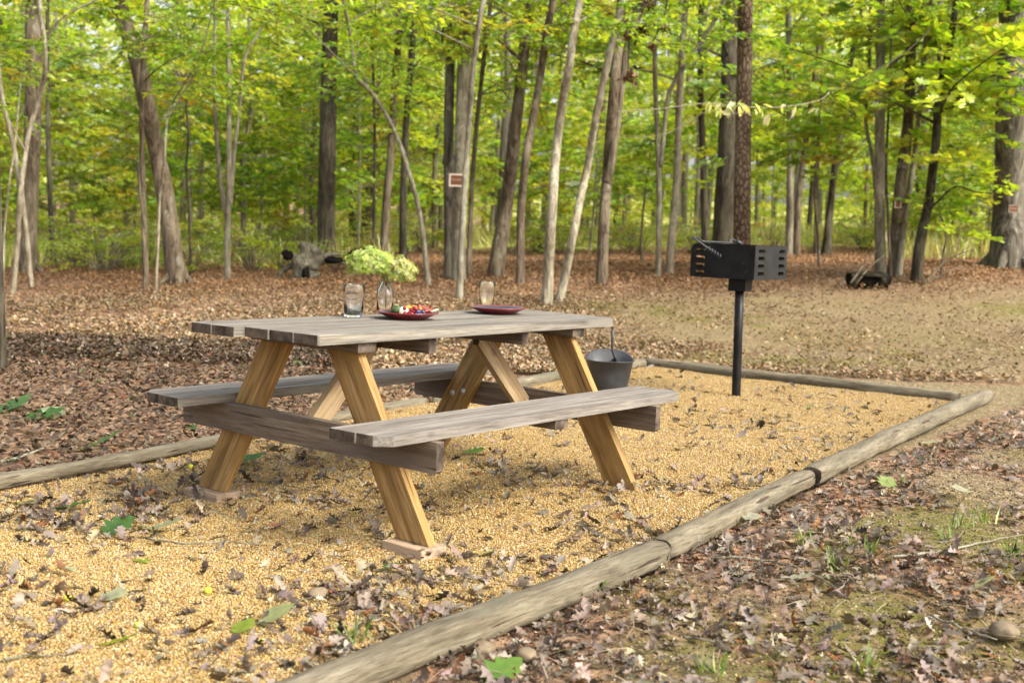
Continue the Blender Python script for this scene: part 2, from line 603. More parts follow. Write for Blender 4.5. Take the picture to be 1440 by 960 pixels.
def build_ground():
    a = np.linspace(-1, 1, 330)
    gx = 9 * a + 150 * np.sign(a) * np.abs(a) ** 5
    b = np.linspace(0, 1, 460)
    gy = -4 + 26 * b + 280 * b ** 6
    X, Y = np.meshgrid(gx, gy, indexing='ij')
    Z = terrain(X, Y)
    inb = in_bed(X, Y)
    bump = (vnoise(X, Y, 0.9, 1) - .5) * .05 + (vnoise(X, Y, 0.25, 2) - .5) * .018
    Z = Z + np.where(inb, -0.06, bump - 0.01)
    nx, ny = X.shape
    V = np.stack([X, Y, Z], -1).reshape(-1, 3)
    i, j = np.meshgrid(np.arange(nx - 1), np.arange(ny - 1), indexing='ij')
    q = np.stack([i * ny + j, (i + 1) * ny + j, (i + 1) * ny + j + 1, i * ny + j + 1], -1).reshape(-1, 4)
    fr = (X - PT['F0'].x) * front_dir.y - (Y - PT['F0'].y) * front_dir.x
    moss = np.where((fr > 0) | (Y > 9.5), np.clip((vnoise(X, Y, 1.1, 8) * .6 + vnoise(X, Y, .35, 9) * .4 - .60) * 7, 0, 1), 0) * np.where(Y > 16, 0, 1)
    moss = np.maximum(moss * sstep((X + .5) / 1.5), .55 * sstep((Y - 10) / 1) * (1 - sstep((Y - 15) / 2)) * sstep((X - .3) / 2) * vnoise(X, Y, .8, 63))
    grass = sstep((Y - (29.5 + 1.5 * vnoise(X, Y, 2.2, 14))) / 3.0) * sstep((X + 3 + 3 * (vnoise(X, Y, 3, 4) - .5)) / 2.5)
    rightg = sstep((X - 7.5) / 3) * sstep((Y - 13) / 3) * np.clip(vnoise(X, Y, 1.6, 6) * 2.2 - .6, 0, 1)
    grass = np.maximum(grass, rightg * .8)
    lit = litter_density(X, Y)
    T = np.stack([moss, grass, lit], -1).reshape(-1, 3)
    me = np_mesh('ground', V, [q], T, True)
    m, nt, out = newmat('woodland_soil')
    at_ = attr(nt)
    sp = nt.nodes.new('ShaderNodeSeparateColor'); L(nt, at_.outputs['Color'], sp.inputs[0])
    v = coords(nt, rnd=False)
    n1 = noise(nt, v, 3.5, 8, 0.65); n2 = noise(nt, v, 55, 6, 0.7); n3 = noise(nt, v, 240, 3, 0.6)
    dirt = ramp(nt, n2, [(0.3, (0.085, 0.064, 0.038)), (0.5, (0.18, 0.142, 0.082)), (0.66, (0.28, 0.228, 0.135))])
    dirt = mixc(nt, 0.7, dirt, ramp(nt, n1, [(0.3, (0.62, 0.58, 0.54)), (0.65, (1.1, 1.08, 1.0))]), 'MULTIPLY')
    # grit of stray gravel
    vo = nt.nodes.new('ShaderNodeTexVoronoi'); vo.inputs['Scale'].default_value = 95; L(nt, v, vo.inputs['Vector'])
    gm = ramp(nt, vo.outputs['Color'], [(0.72, (0, 0, 0)), (0.76, (1, 1, 1))])
    dirt = mixc(nt, mixc(nt, 0.6, (0, 0, 0), gm), dirt, (0.55, 0.42, 0.23))
    # fine dry leaf mosaic where litter lies
    v2 = nt.nodes.new('ShaderNodeTexVoronoi'); v2.inputs['Scale'].default_value = 24; L(nt, v, v2.inputs['Vector'])
    sepv = nt.nodes.new('ShaderNodeSeparateColor'); L(nt, v2.outputs['Color'], sepv.inputs[0])
    lf = ramp(nt, sepv.outputs[0], [(0.0, (0.075, 0.042, 0.026)), (0.35, (0.21, 0.115, 0.07)), (0.7, (0.34, 0.205, 0.125)), (1.0, (0.44, 0.30, 0.19))])
    lf = mixc(nt, 0.8, lf, ramp(nt, n2, [(0.3, (0.5, 0.47, 0.45)), (0.65, (1.1, 1.1, 1.1))]), 'MULTIPLY')
    c = mixc(nt, sp.outputs[2], dirt, lf)
    mossn = ramp(nt, noise(nt, v, 18, 6, 0.7), [(0.35, (0, 0, 0)), (0.6, (1, 1, 1))])
    mossc = ramp(nt, n3, [(0.3, (0.075, 0.075, 0.012)), (0.7, (0.19, 0.18, 0.032))])
    c = mixc(nt, math2(nt, 'MULTIPLY', sp.outputs[0], mossn), c, mossc)
    gc = ramp(nt, noise(nt, v, 12, 5, 0.7), [(0.3, (0.23, 0.23, 0.05)), (0.6, (0.38, 0.37, 0.10)), (0.8, (0.45, 0.40, 0.16))])
    c = mixc(nt, sp.outputs[1], c, gc)
    h = math2(nt, 'ADD', n2, math2(nt, 'MULTIPLY', v2.outputs['Distance'], 0.8))
    bsdf(nt, out, c, 0.92, 0.1, h, 0.8, 0.02)
    return tag(link('ground', me, m), kind='structure')


build_ground()


def build_gravel():
    A, B = np.array([Lext.x, Lext.y]), np.array([Fext.x, Fext.y])
    # rows from the front (y=1) to the back timber, each between the left and front timber lines
    rows = []
    nT, nS = 260, 150
    Ll = [Lext, PT['L0'], PT['L2'], PT['B1']]
    Rr = [Fext, PT['F0'], PT['J2'], PT['J1'], PT['C1b']]
    def along(pl, t):
        ls = [(pl[i + 1] - pl[i]).length for i in range(len(pl) - 1)]
        s = t * sum(ls)
        for i, l in enumerate(ls):
            if s <= l or i == len(ls) - 1:
                return pl[i].lerp(pl[i + 1], s / l)
            s -= l
    for t in np.linspace(0, 1, nT):
        a = along(Ll, t); b = along(Rr, t)
        s = np.linspace(0, 1, nS)[:, None]
        rows.append(np.array([a.x, a.y]) * (1 - s) + np.array([b.x, b.y]) * s)
    P = np.array(rows)
    X, Y = P[..., 0], P[..., 1]
    Z = terrain(X, Y) + (vnoise(X, Y, .5, 21) - .5) * .022 + (vnoise(X, Y, .12, 22) - .5) * .008
    V = np.stack([X, Y, Z], -1).reshape(-1, 3)
    i, j = np.meshgrid(np.arange(nT - 1), np.arange(nS - 1), indexing='ij')
    q = np.stack([i * nS + j, i * nS + j + 1, (i + 1) * nS + j + 1, (i + 1) * nS + j], -1).reshape(-1, 4)
    me = np_mesh('gravel', V, [q], None, True)
    m, nt, out = newmat('pea_gravel')
    v = coords(nt, rnd=False)
    vo = nt.nodes.new('ShaderNodeTexVoronoi'); vo.inputs['Scale'].default_value = 105; L(nt, v, vo.inputs['Vector'])
    sepv = nt.nodes.new('ShaderNodeSeparateColor'); L(nt, vo.outputs['Color'], sepv.inputs[0])
    c = ramp(nt, sepv.outputs[0], [(0.0, (0.22, 0.125, 0.04)), (0.2, (0.38, 0.24, 0.075)), (0.5, (0.47, 0.32, 0.12)), (0.75, (0.54, 0.41, 0.20)), (0.93, (0.62, 0.54, 0.38)), (1.0, (0.26, 0.13, 0.05))])
    edge = ramp(nt, vo.outputs['Distance'], [(0.35, (1, 1, 1)), (0.75, (0.45, 0.40, 0.33))])
    c = mixc(nt, 0.8, c, edge, 'MULTIPLY')
    c = mixc(nt, 1.0, c, (.88, .86, .80), 'MULTIPLY')
    big = noise(nt, v, 1.7, 5, 0.6)
    c = mixc(nt, 0.8, c, ramp(nt, big, [(0.34, (0.50, 0.43, 0.35)), (0.6, (0.95, 0.92, 0.88))]), 'MULTIPLY')
    h = math2(nt, 'MULTIPLY', vo.outputs['Distance'], -1.0)
    bsdf(nt, out, c, 0.7, 0.25, h, 0.9, 0.006)
    tag(link('gravel', me, m), kind='structure')
    # loose pebbles
    Vp = np.array([[1, 0, 0], [-1, 0, 0], [0, 1, 0], [0, -1, 0], [0, 0, 1], [0, 0, -1]], float)
    Fp = np.array([[0, 2, 4], [2, 1, 4], [1, 3, 4], [3, 0, 4], [2, 0, 5], [1, 2, 5], [3, 1, 5], [0, 3, 5]])
    n = 1150000
    y = 2.4 + 8.0 * RNG.random(n) ** 1.25
    x = (RNG.random(n) * 2 - 1) * (0.47 * y + .9)
    k = in_bed(x, y) & (RNG.random(n) < 1.0)
    x, y = x[k], y[k]; n = len(x)
    z = terrain(x, y) + (vnoise(x, y, .5, 21) - .5) * .022 + (vnoise(x, y, .12, 22) - .5) * .008
    s = RNG.uniform(.0022, .0044, n) * (1 + .5 * (RNG.random(n) < .06))
    R = rot_zxy(RNG.random(n) * 6.28, RNG.normal(0, .5, n), RNG.normal(0, .5, n)) * (s[:, None, None] * np.stack([RNG.uniform(.9, 1.4, n), RNG.uniform(.8, 1.1, n), RNG.uniform(.6, .95, n)], -1)[:, None, :])
    T = np.stack([x, y, z + s * RNG.uniform(.1, .7, n)], -1)
    tint = np.array([[.81, .785, .69]]) * pick([(.45, .305, .105), (.50, .37, .165), (.55, .46, .28), (.37, .235, .075), (.27, .135, .05), (.56, .50, .38), (.16, .10, .05), (.36, .31, .24)], [5, 4.5, 2.6, 3, 1.2, .9, 1.2, .8], n, .12)
    V2, F2, T2 = scatter(Vp, Fp, R, T, tint)
    me = np_mesh('loose_pebbles', V2, [F2], T2, True)
    m, nt, out = newmat('pebble_stone')
    bsdf(nt, out, attr(nt).outputs['Color'], 0.6, 0.3)
    tag(link('loose_pebbles', me, m), 'golden and cream pea gravel stones lying loose on the bed', 'gravel', kind='stuff')


build_gravel()


# ------------------------------------------------------------------ leaf templates
def leaf_strip(widths, curl=0.0, roll=0.0, fold=0.1, twist=0.0):
    """midrib along +x from 0..1, half widths per station; returns V,F (quads)"""
    n = len(widths)
    V, Fq = [], []
    for i, w in enumerate(widths):
        t = i / (n - 1)
        ang = curl * t
        x = math.sin(ang) / curl if abs(curl) > 1e-3 else t
        z = (1 - math.cos(ang)) / curl if abs(curl) > 1e-3 else 0
        tw = twist * (t - .5)
        for s in (-1, 0, 1):
            yy = s * w
            zz = abs(yy) * fold
            if roll:
                a = roll * yy
                yy, zz = math.sin(a) / roll, (1 - math.cos(a)) / abs(roll) * (1 if roll > 0 else -1) + zz
            y2 = yy * math.cos(tw) - zz * math.sin(tw)
            z2 = yy * math.sin(tw) + zz * math.cos(tw)
            V.append((x - z2 * math.sin(ang), y2, z + z2 * math.cos(ang)))
    for i in range(n - 1):
        for k in (0, 1):
            a = i * 3 + k
            Fq.append((a, a + 3, a + 4, a + 1))
    return np.array(V), np.array(Fq)


OAKW = [.012, .02, .07, .13, .10, .08, .19, .26, .18, .11, .24, .31, .22, .12, .18, .17, .08, .015]
MAPLEW = [.015, .02, .30, .22, .50, .26, .40, .2, .16, .02]
SIMPLEW = [.01, .26, .33, .22, .02]
TULIPW = [.01, .02, .34, .42, .3, .36, .4, .05]


# ------------------------------------------------------------------ dry leaf litter
def build_crumbs():
    Vp = np.array([[1, 0, 0], [-1, 0, 0], [0, 1, 0], [0, -1, 0], [0, 0, 1], [0, 0, -1]], float)
    Fp = np.array([[0, 2, 4], [2, 1, 4], [1, 3, 4], [3, 0, 4], [2, 0, 5], [1, 2, 5], [3, 1, 5], [0, 3, 5]])
    n = 130000
    y = 2.3 + 7.5 * RNG.random(n) ** 1.1
    x = (RNG.random(n) * 2 - 1) * (.5 * y + .8)
    fr = (x - PT['F0'].x) * front_dir.y - (y - PT['F0'].y) * front_dir.x
    k = (fr > .04) & (RNG.random(n) < .35 + .65 * vnoise(x, y, .4, 81))
    x, y = x[k], y[k]; n = len(x)
    s = RNG.uniform(.0018, .0055, n)
    R = rot_zxy(RNG.random(n) * 6.28, RNG.normal(0, .5, n), RNG.normal(0, .5, n)) * (s[:, None, None] * np.stack([RNG.uniform(.8, 1.6, n), RNG.uniform(.7, 1.2, n), RNG.uniform(.5, .9, n)], -1)[:, None, :])
    bump = (vnoise(x, y, 0.9, 1) - .5) * .05 + (vnoise(x, y, 0.25, 2) - .5) * .018
    T = np.stack([x, y, terrain(x, y) + bump - .01 + s * .4], -1)
    tint = pick([(.15, .105, .065), (.09, .06, .038), (.24, .175, .105), (.40, .30, .15), (.48, .40, .26), (.06, .042, .03)], [5, 4, 4, 1.5, .9, 3], n, .2)
    V2, F2, T2 = scatter(Vp, Fp, R, T, tint)
    m, nt, out = newmat('soil_crumb')
    bsdf(nt, out, attr(nt).outputs['Color'], 0.9, 0.1)
    tag(link('soil_crumbs', np_mesh('soil_crumbs', V2, [F2], T2, True), m), 'dark soil crumbs and stray gravel grains outside the timbers', 'soil', kind='stuff')


build_crumbs()


def build_litter():
    acc = Acc()
    # far and middle forest floor
    tm = [leaf_strip(SIMPLEW, c, r, f, t) for c, r, f, t in ((.3, 1.0, .2, .3), (-.5, 1.6, .1, .5), (.7, -2.0, .1, -.6), (.2, .5, .3, .1), (1.1, 2.0, 0, .6))]
    tm += [leaf_strip([.02, .2, .08, .32, .12, .2, .02], c, r, f, t) for c, r, f, t in ((.9, 2, .2, .5), (-1.1, 1.5, .2, -.6), (.4, -2, .1, .9))]
    n = 380000
    y = 9.6 + 22 * RNG.random(n) ** 1.35
    x = (RNG.random(n) * 2 - 1) * (0.46 * y + .8)
    dens = litter_density(x, y)
    clump = np.clip(vnoise(x, y, .7, 12) * .95 + vnoise(x, y, 2.3, 13) * .8 - .12, 0, 1)
    k = (~in_bed(x, y)) & (RNG.random(n) < dens * clump) & (RNG.random(n) < np.where(y > 25, .45, 1))
    x, y = x[k], y[k]
    # left strip between the left timber and y=10
    n2 = 24000
    y2 = 4.6 + 6.5 * RNG.random(n2); x2 = -0.5 * y2 - .5 + RNG.random(n2) * 5.0
    u = (x2 - PT['L0'].x) * left_dir.y - (y2 - PT['L0'].y) * left_dir.x
    k2 = (u < -.05) & (~in_bed(x2, y2)) & (RNG.random(n2) < .85)
    x = np.concatenate([x, x2[k2]]); y = np.concatenate([y, y2[k2]])
    n = len(x)
    idx = RNG.integers(0, len(tm), n)
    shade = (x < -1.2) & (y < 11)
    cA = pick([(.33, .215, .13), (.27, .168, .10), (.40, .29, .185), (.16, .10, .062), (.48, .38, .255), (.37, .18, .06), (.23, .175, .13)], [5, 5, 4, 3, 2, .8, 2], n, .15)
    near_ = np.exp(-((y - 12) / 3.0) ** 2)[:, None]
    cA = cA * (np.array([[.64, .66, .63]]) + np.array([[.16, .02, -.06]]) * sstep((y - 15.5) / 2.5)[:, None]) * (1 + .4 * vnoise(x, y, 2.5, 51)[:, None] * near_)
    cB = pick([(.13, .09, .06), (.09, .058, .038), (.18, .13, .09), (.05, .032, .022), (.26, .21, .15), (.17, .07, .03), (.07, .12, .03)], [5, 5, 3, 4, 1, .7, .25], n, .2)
    tint = np.where(shade[:, None], cB * .78, cA)  # shade beyond the left timber is painted in with darker leaf colours
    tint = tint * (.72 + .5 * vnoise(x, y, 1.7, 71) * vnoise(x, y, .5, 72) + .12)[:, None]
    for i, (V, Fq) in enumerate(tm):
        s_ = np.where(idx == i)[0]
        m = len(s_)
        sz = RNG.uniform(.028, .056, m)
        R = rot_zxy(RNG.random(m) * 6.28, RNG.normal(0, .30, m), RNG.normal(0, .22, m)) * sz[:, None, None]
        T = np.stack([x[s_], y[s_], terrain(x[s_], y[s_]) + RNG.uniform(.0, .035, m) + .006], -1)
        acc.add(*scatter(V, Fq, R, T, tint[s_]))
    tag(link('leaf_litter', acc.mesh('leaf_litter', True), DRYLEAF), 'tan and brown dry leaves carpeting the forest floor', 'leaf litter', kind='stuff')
    # near: curled, lobed, grey-brown leaves right of the bed and in drifts on the gravel
    acc = Acc()
    tm = []
    rr = random.Random(3)
    for _ in range(22):
        w = [a * rr.uniform(.65, 1.25) for a in (OAKW if rr.random() < .9 else SIMPLEW)]
        cu = rr.random()
        tm.append(leaf_strip(w, rr.uniform(-1.0, 1.4) * (1.8 if cu < .55 else .8), rr.choice([-1, 1]) * (rr.uniform(3, 7) if cu < .55 else rr.uniform(.4, 3.5)), rr.uniform(-.1, .4), rr.uniform(-1.8, 1.8) * (1.3 if cu < .55 else .5)))
    n = 78000
    y = 2.2 + 8.6 * RNG.random(n) ** 1.1
    x = (RNG.random(n) * 2 - 1) * (0.5 * y + 1.2)
    fr = (x - PT['F0'].x) * front_dir.y - (y - PT['F0'].y) * front_dir.x
    right = (fr > .05)
    d = litter_density(x, y)
    bed = in_bed(x, y)
    # drifts on the gravel: under the table's left end, by the near timber, left foreground
    drift = np.zeros(n)
    for (px, py, r, a) in ((250, 690, .33, .8), (120, 715, .3, .9), (430, 660, .3, .5), (520, 870, .28, .9), (600, 820, .16, .5), (40, 740, .25, .7), (700, 670, .35, .35), (330, 905, .2, .5),
                           (180, 640, .5, .5), (480, 700, .4, .3), (1090, 605, .4, .25), (930, 690, .3, .3), (60, 860, .35, .3), (640, 780, .3, .25), (860, 760, .25, .3)):
        p = at(px, py)
        drift = np.maximum(drift, 1.4 * a * np.exp(-((x - p.x) ** 2 + (y - p.y) ** 2) / (1.2 * r) ** 2))
    edge = np.exp(-(fr / .25) ** 2) * .12
    drift = np.clip(drift * (vnoise(x, y, .18, 31) * 1.6 - .25), 0, 1) * 1.0 + .045 + edge * (fr < 0)
    keep = np.where(bed, RNG.random(n) < drift, (RNG.random(n) < d * .62) & right)
    x, y, bed = x[keep], y[keep], bed[keep]; n = len(x)
    idx = RNG.integers(0, len(tm), n)
    tint = pick([(.160, .122, .094), (.215, .172, .138), (.115, .082, .060), (.275, .228, .188), (.058, .042, .032), (.22, .095, .04), (.15, .07, .032), (.30, .245, .17)], [6, 6, 5, 2.6, 2.6, .5, 1, 1.0], n, .22)
    for i, (V, Fq) in enumerate(tm):
        s_ = np.where(idx == i)[0]; m = len(s_)
        sz = RNG.uniform(.035, .085, m) * np.where(RNG.random(m) < .25, .6, 1)
        R = rot_zxy(RNG.random(m) * 6.28, RNG.normal(0, .35, m), RNG.normal(0, .22, m)) * sz[:, None, None]
        gb_ = np.where(bed[s_], 0, (vnoise(x[s_], y[s_], 0.9, 1) - .5) * .05 + (vnoise(x[s_], y[s_], 0.25, 2) - .5) * .018 - .008)
        T = np.stack([x[s_], y[s_], terrain(x[s_], y[s_]) + gb_ + RNG.uniform(.002, .016, m)], -1)
        acc.add(*scatter(V, Fq, R, T, tint[s_]))
    tag(link('curled_leaf_litter', acc.mesh('curled_leaf_litter', True), DRYLEAF), 'grey brown curled oak leaves drifted beside and on the gravel', 'leaf litter', kind='stuff')
    # straws and tiny twigs
    acc = Acc()
    V = np.array([[0, -.5, 0], [0, .5, 0], [.5, .5, .04], [.5, -.5, .04], [1, -.4, 0], [1, .4, 0.01]], float) * np.array([1, .03, 1])
    Fq = np.array([[0, 3, 2, 1], [3, 4, 5, 2]])
    n = 7000
    y = 2.4 + 12 * RNG.random(n); x = (RNG.random(n) * 2 - 1) * (.5 * y + .4)
    k = (~in_bed(x, y)) | (RNG.random(n) < .12); x, y = x[k], y[k]; n = len(x)
    R = rot_zxy(RNG.random(n) * 6.28, RNG.normal(0, .06, n), RNG.normal(0, .06, n)) * RNG.uniform(.04, .14, n)[:, None, None]
    T = np.stack([x, y, terrain(x, y) + RNG.uniform(.006, .03, n)], -1)
    acc.add(*scatter(V, Fq, R, T, pick([(.22, .165, .105), (.13, .09, .055), (.31, .25, .17)], [3, 3.5, 1.5], n)))
    tag(link('straw_litter', acc.mesh('straw_litter'), DRYLEAF), 'dry pine straw and slivers of twig strewn over the soil', 'straw', kind='stuff')


build_litter()


# ================================================================== landscape timbers
TIMBERS = []


def timber(P, Q, label, w=0.098, h=0.088, lift=0.0, seed=0):
    P = Vector(P); Q = Vector(Q)
    Lg = (Q - P).length
    z0 = float(terrain(P.x, P.y)) + h / 2 - .010 + lift; z1 = float(terrain(Q.x, Q.y)) + h / 2 - .010
    A = Vector((P.x, P.y, z0)); B = Vector((Q.x, Q.y, z1))
    M = frame(A, B - A)
    Lg = (B - A).length
    bm = bmesh.new()
    prof = []
    K = 20
    for k in range(K):
        an = 2 * math.pi * k / K
        c, s = math.cos(an), math.sin(an)
        # flat top and bottom, bulging sides
        e = 3.4
        prof.append((math.copysign(abs(c) ** (2 / 2.3), c) * w / 2, math.copysign(abs(s) ** (2 / e), s) * h / 2))
    rings = []
    nseg = max(8, int(Lg / .06))
    for i in range(nseg + 1):
        x = Lg * i / nseg
        e = min(1, min(x, Lg - x) / .012)
        sc = .90 + .10 * e
        ring = []
        for k, (y, z) in enumerate(prof):
            nz = mnoise.noise(Vector((x * 1.7, y * 9 + seed * 5, z * 9))) * .010 + mnoise.noise(Vector((x * 7, y * 30 + seed, z * 30))) * .005 - .006 * max(0, mnoise.noise(Vector((x * .9, y * 60 + seed * 3, z * 60))))
            f = sc * (1 + nz / .05)
            bend = .012 * math.sin(x * 1.3 + seed * 2)
            ring.append(bm.verts.new((x, y * f + bend, z * f)))
        rings.append(ring)
    for a, b in zip(rings[:-1], rings[1:]):
        for k in range(K):
            bm.faces.new((a[k], a[(k + 1) % K], b[(k + 1) % K], b[k]))
    f0 = bm.faces.new(rings[0][::-1]); f1 = bm.faces.new(rings[-1])
    f0.material_index = f1.material_index = 1
    o = bm_obj('landscape_timber', bm, [TIMBERWOOD, ENDGRAIN], None, None, True)
    for f in o.data.polygons:
        if f.material_index == 1: f.use_smooth = False
    o.matrix_world = M
    tag(o, label, 'timber', 'timbers edging the gravel bed')
    TIMBERS.append(o)
    return o


fd = (PT['J1'] - PT['J2']).normalized()
timber(PT['C1'], PT['J1'] + (PT['C1'] - PT['J1']).normalized() * .004, 'knotty timber edging between the far right corner of the bed and the stepped joint', .105, .098, .0, 1)
timber(PT['J1'] - fd * .01, PT['J2'] + fd * .012, 'middle timber of the near side, ending below the raised timber', .10, .084, .0, 2)
timber(PT['J2'] - front_dir * .004, Fext, 'longest grey timber edging, running off the bottom of the photo', .106, .088, -.003, 3)
cdir = (PT['C1b'] - PT['B1']).normalized()
timber(PT['B1'], PT['C1b'] + cdir * .0, 'timber edging along the back of the gravel behind the grill post', .095, .085, .0, 4)
ld = (PT['L2'] - PT['L1']).normalized()
timber(Lext, PT['L2'] - ld * .008, 'shaded timber edging running behind the far bench to the left edge', .085, .058, .0, 5)
bd = (PT['B1'] - PT['L2']).normalized()
timber(PT['L2'] + bd * .012, PT['B1'] - bd * .06, 'half hidden timber edging behind the table and black scuttle', .095, .082, .0, 6)
# bent bar pinning two timbers
bm = bmesh.new()
p = at(590, 551, 0.07)
zt = float(terrain(p.x, p.y))
sd = Vector((ld.y, -ld.x, 0))
tube_bm(bm, [Vector((p.x, p.y, zt + .10)) - ld * .11, Vector((p.x, p.y, zt + .10)) + sd * .02, Vector((p.x, p.y, zt + .098)) + sd * .062, Vector((p.x, p.y, zt + .07)) + sd * .07, Vector((p.x, p.y, zt - .04)) + sd * .072], .0075, 8)
tag(bm_obj('rebar_pin', bm, RUSTBAR, None, None, True), 'bent dark steel bar hooked over the timber joint behind the table', 'steel bar')

# ================================================================== picnic table
TT, TH = 0.781, 0.038
BS = 0.470
table = empty('picnic_table', (TX, TY, 0), 'weathered grey wooden picnic table with yellow pine legs on the gravel', 'picnic table', None, TYAW)
BW = 0.1325
ends = [(-0.925, .965), (-.928, .970), (-.934, .978), (-0.985, .984), (-.988, .985)]
for i in range(5):
    vc = -.330 + BW / 2 + i * (BW + .0012)
    l0, l1 = ends[i]
    o = rect(l0, l1, BW)
    if i == 0: o = [(l0, BW / 2), (l0, -BW / 2 + .006), (l0 + .006, -BW / 2), (l1 - .05, -BW / 2), (l1, -BW / 2 + .055), (l1, BW / 2)]
    if i == 4: o = [(l0, -BW / 2), (l1, -BW / 2), (l1, BW / 2 - .055), (l1 - .05, BW / 2), (l0 + .01, BW / 2), (l0, BW / 2 - .01)]
    plank('tabletop_board', o, TH, Matrix.Translation((0, vc, TT - TH / 2)) @ Matrix.Rotation(random.uniform(-.006, .006), 4, 'X'), GREYWOOD, table)
for side in (-1, 1):
    for k in range(2):
        vc = side * (.438 + BW / 2 + k * (BW + .0015))
        l0, l1 = -.965 + .004 * k, .975
        o = rect(l0, l1, BW)
        if k == 1:
            if side < 0: o = [(l0, BW / 2), (l0, -BW / 2 + .05), (l0 + .05, -BW / 2), (l1 - .05, -BW / 2), (l1, -BW / 2 + .05), (l1, BW / 2)]
            else: o = [(l0, -BW / 2), (l1, -BW / 2), (l1, BW / 2 - .05), (l1 - .05, BW / 2), (l0 + .05, BW / 2), (l0, BW / 2 - .05)]
        plank('bench_board', o, TH, Matrix.Translation((0, vc, BS - TH / 2)), BENCHWOOD, table)
LA = .669
LT = .040
cleat_h = .075
ztop = TT - TH - .002


def leg(u, side, zb):
    # centre line in the (v,z) plane
    slope = .60
    z1 = ztop - .040
    v1 = side * (.175 + .038 * slope)
    v0 = side * (.175 + (ztop - .002 - zb) * slope)
    hw = .14 / math.cos(math.atan(slope)) / 2
    P0 = Vector((u, v0, zb)); P1 = Vector((u, v1, z1))
    ax = (P1 - P0).normalized()
    M = frame((P0 + P1) / 2, ax, (1, 0, 0))
    Mi = M.inverted()
    pts = [Mi @ Vector((u, v0 - hw, zb)), Mi @ Vector((u, v0 + hw, zb)), Mi @ Vector((u, v1 + hw, z1)), Mi @ Vector((u, v1 - hw, z1))]
    ol = [(q.x, q.y) for q in pts]
    return plank('leg', ol, LT, M, YELLOWWOOD, table, .003, False), v0, M


legs = {}
for u, zb in ((-LA, .040), (LA, .040)):
    for side in (-1, 1):
        legs[(u, side)] = leg(u, side, zb)
# crossbeams carrying the benches
for su in (-1, 1):
    uc = su * (LA + LT / 2 + .019 + .001)
    hb = .115
    zc = BS - TH - hb / 2 - .001
    ex = .735
    ol = [(-ex, -hb / 2 + .012), (-ex + .012, -hb / 2), (ex - .012, -hb / 2), (ex, -hb / 2 + .012), (ex, hb / 2), (-ex, hb / 2)]
    M = frame((uc, 0, zc), (0, 1, 0), (1, 0, 0))
    plank('crossbeam', [(x, y * 1.0) for x, y in ol], .038, M, BEAMWOOD, table)
# top cleats: flat ones on the leg pairs, two more that take the braces
for uc, w_, h_ in ((-LA, .089, .037), (-.31, .04, .060), (.28, .04, .055), (LA, .089, .037)):
    M = frame((uc, 0, ztop - h_ / 2), (0, 1, 0), (1, 0, 0))
    plank('top_cleat', [(-.312, -h_ / 2), (.312, -h_ / 2), (.312, h_ / 2), (-.312, h_ / 2)], w_, M, BEAMWOOD, table)
# bench middle cleats
for side in (-1, 1):
    M = frame((0.05, side * .572, BS - TH - .02), (0, 1, 0), (1, 0, 0))
    plank('bench_cleat', [(-.125, -.019), (.125, -.019), (.125, .019), (-.125, .019)], .085, M, BEAMWOOD, table)
# diagonal braces from the crossbeams up to the centre cleat
for su in (-1, 1):
    P0 = Vector((su * (LA + .005), -.02 * su, BS - TH - .105)); P1 = Vector((su * (.335 if su < 0 else .305), 0, ztop - .02))
    ax = (P1 - P0).normalized()
    M = frame((P0 + P1) / 2, ax, (0, 1, 0))
    h = (P1 - P0).length / 2
    plank('brace', [(-h, -.043), (h - .05, -.043), (h, 0.043), (-h + .05, .043)], .038, M, BRACEWOOD, table)
# carriage bolts
for u in (-LA, LA):
    for side in (-1, 1):
        lo, v0, Mleg = legs[(u, side)]
        for dv, dz in ((-.035, .008), (.035, -.008)):
            for face in (1,):
                zc = BS - TH - .062
                slope = .60
                vm = side * (.175 + (ztop - zc) * slope)
                bm = bmesh.new()
                lathe_bm(bm, [(0, .006), (.006, .005), (.0085, .002), (.0085, 0), (.015, 0), (.015, -.001)], 14)
                su = 1 if u > 0 else -1
                M = frame((u - su * (LT / 2 + .001), vm + dv, zc + dz), (0, 1, 0), (-su, 0, 0))
                ob = bm_obj('bolt', bm, GALV, lo, Mleg.inverted() @ M, True)
# shim blocks below the left pair of legs
for side, lab in ((-1, 'pale wooden block under the near left table leg'), (1, 'pale wooden block under the far left table leg')):
    v0 = legs[(-LA, side)][1]
    Mt = Matrix.Translation((TX, TY, 0)) @ Matrix.Rotation(TYAW, 4, 'Z')
    M = Mt @ Matrix.Translation((-LA - .01, v0, .018)) @ Matrix.Rotation(.06 * side, 4, 'Z') @ Matrix.Rotation(math.pi / 2, 4, 'Z')
    o = plank('shim_block', rect(-.105, .105, .125), .042, M, SHIMWOOD, None, .004, False)
    tag(o, lab, 'wood block', 'blocks under the table legs')


# ================================================================== things on the table
def on_table(px, py):
    return atz(px, py, TT)


def tumbler(px, py, h, r, label):
    p = on_table(px, py)
    bm = bmesh.new()
    def fr(rr, z, an):
        if z < h * .62 and rr > r * .5:
            return rr * (1 - .055 * abs(math.cos(an * 5)) ** .7 * min(1, (h * .62 - z) / (h * .12)))
        return rr
    r0 = r * .87
    prof = [(0, .0), (r0 - .004, 0), (r0, .004), (r0 + (r - r0) * .3, h * .3), (r0 + (r - r0) * .62, h * .6), (r * .96, h * .68), (r, h - .002), (r - .0012, h), (r - .0026, h - .002),
            (r * .96 - .003, h * .68), (r0 + (r - r0) * .6 - .0045, h * .58), (r0 - .004, .018), (r0 * .6, .0135), (0, .013)]
    lathe_bm(bm, prof, 60, fr)
    o = bm_obj('tumbler', bm, GLASS, None, Matrix.Translation((p.x, p.y, TT + .001)), True)
    return tag(o, label, 'glass')


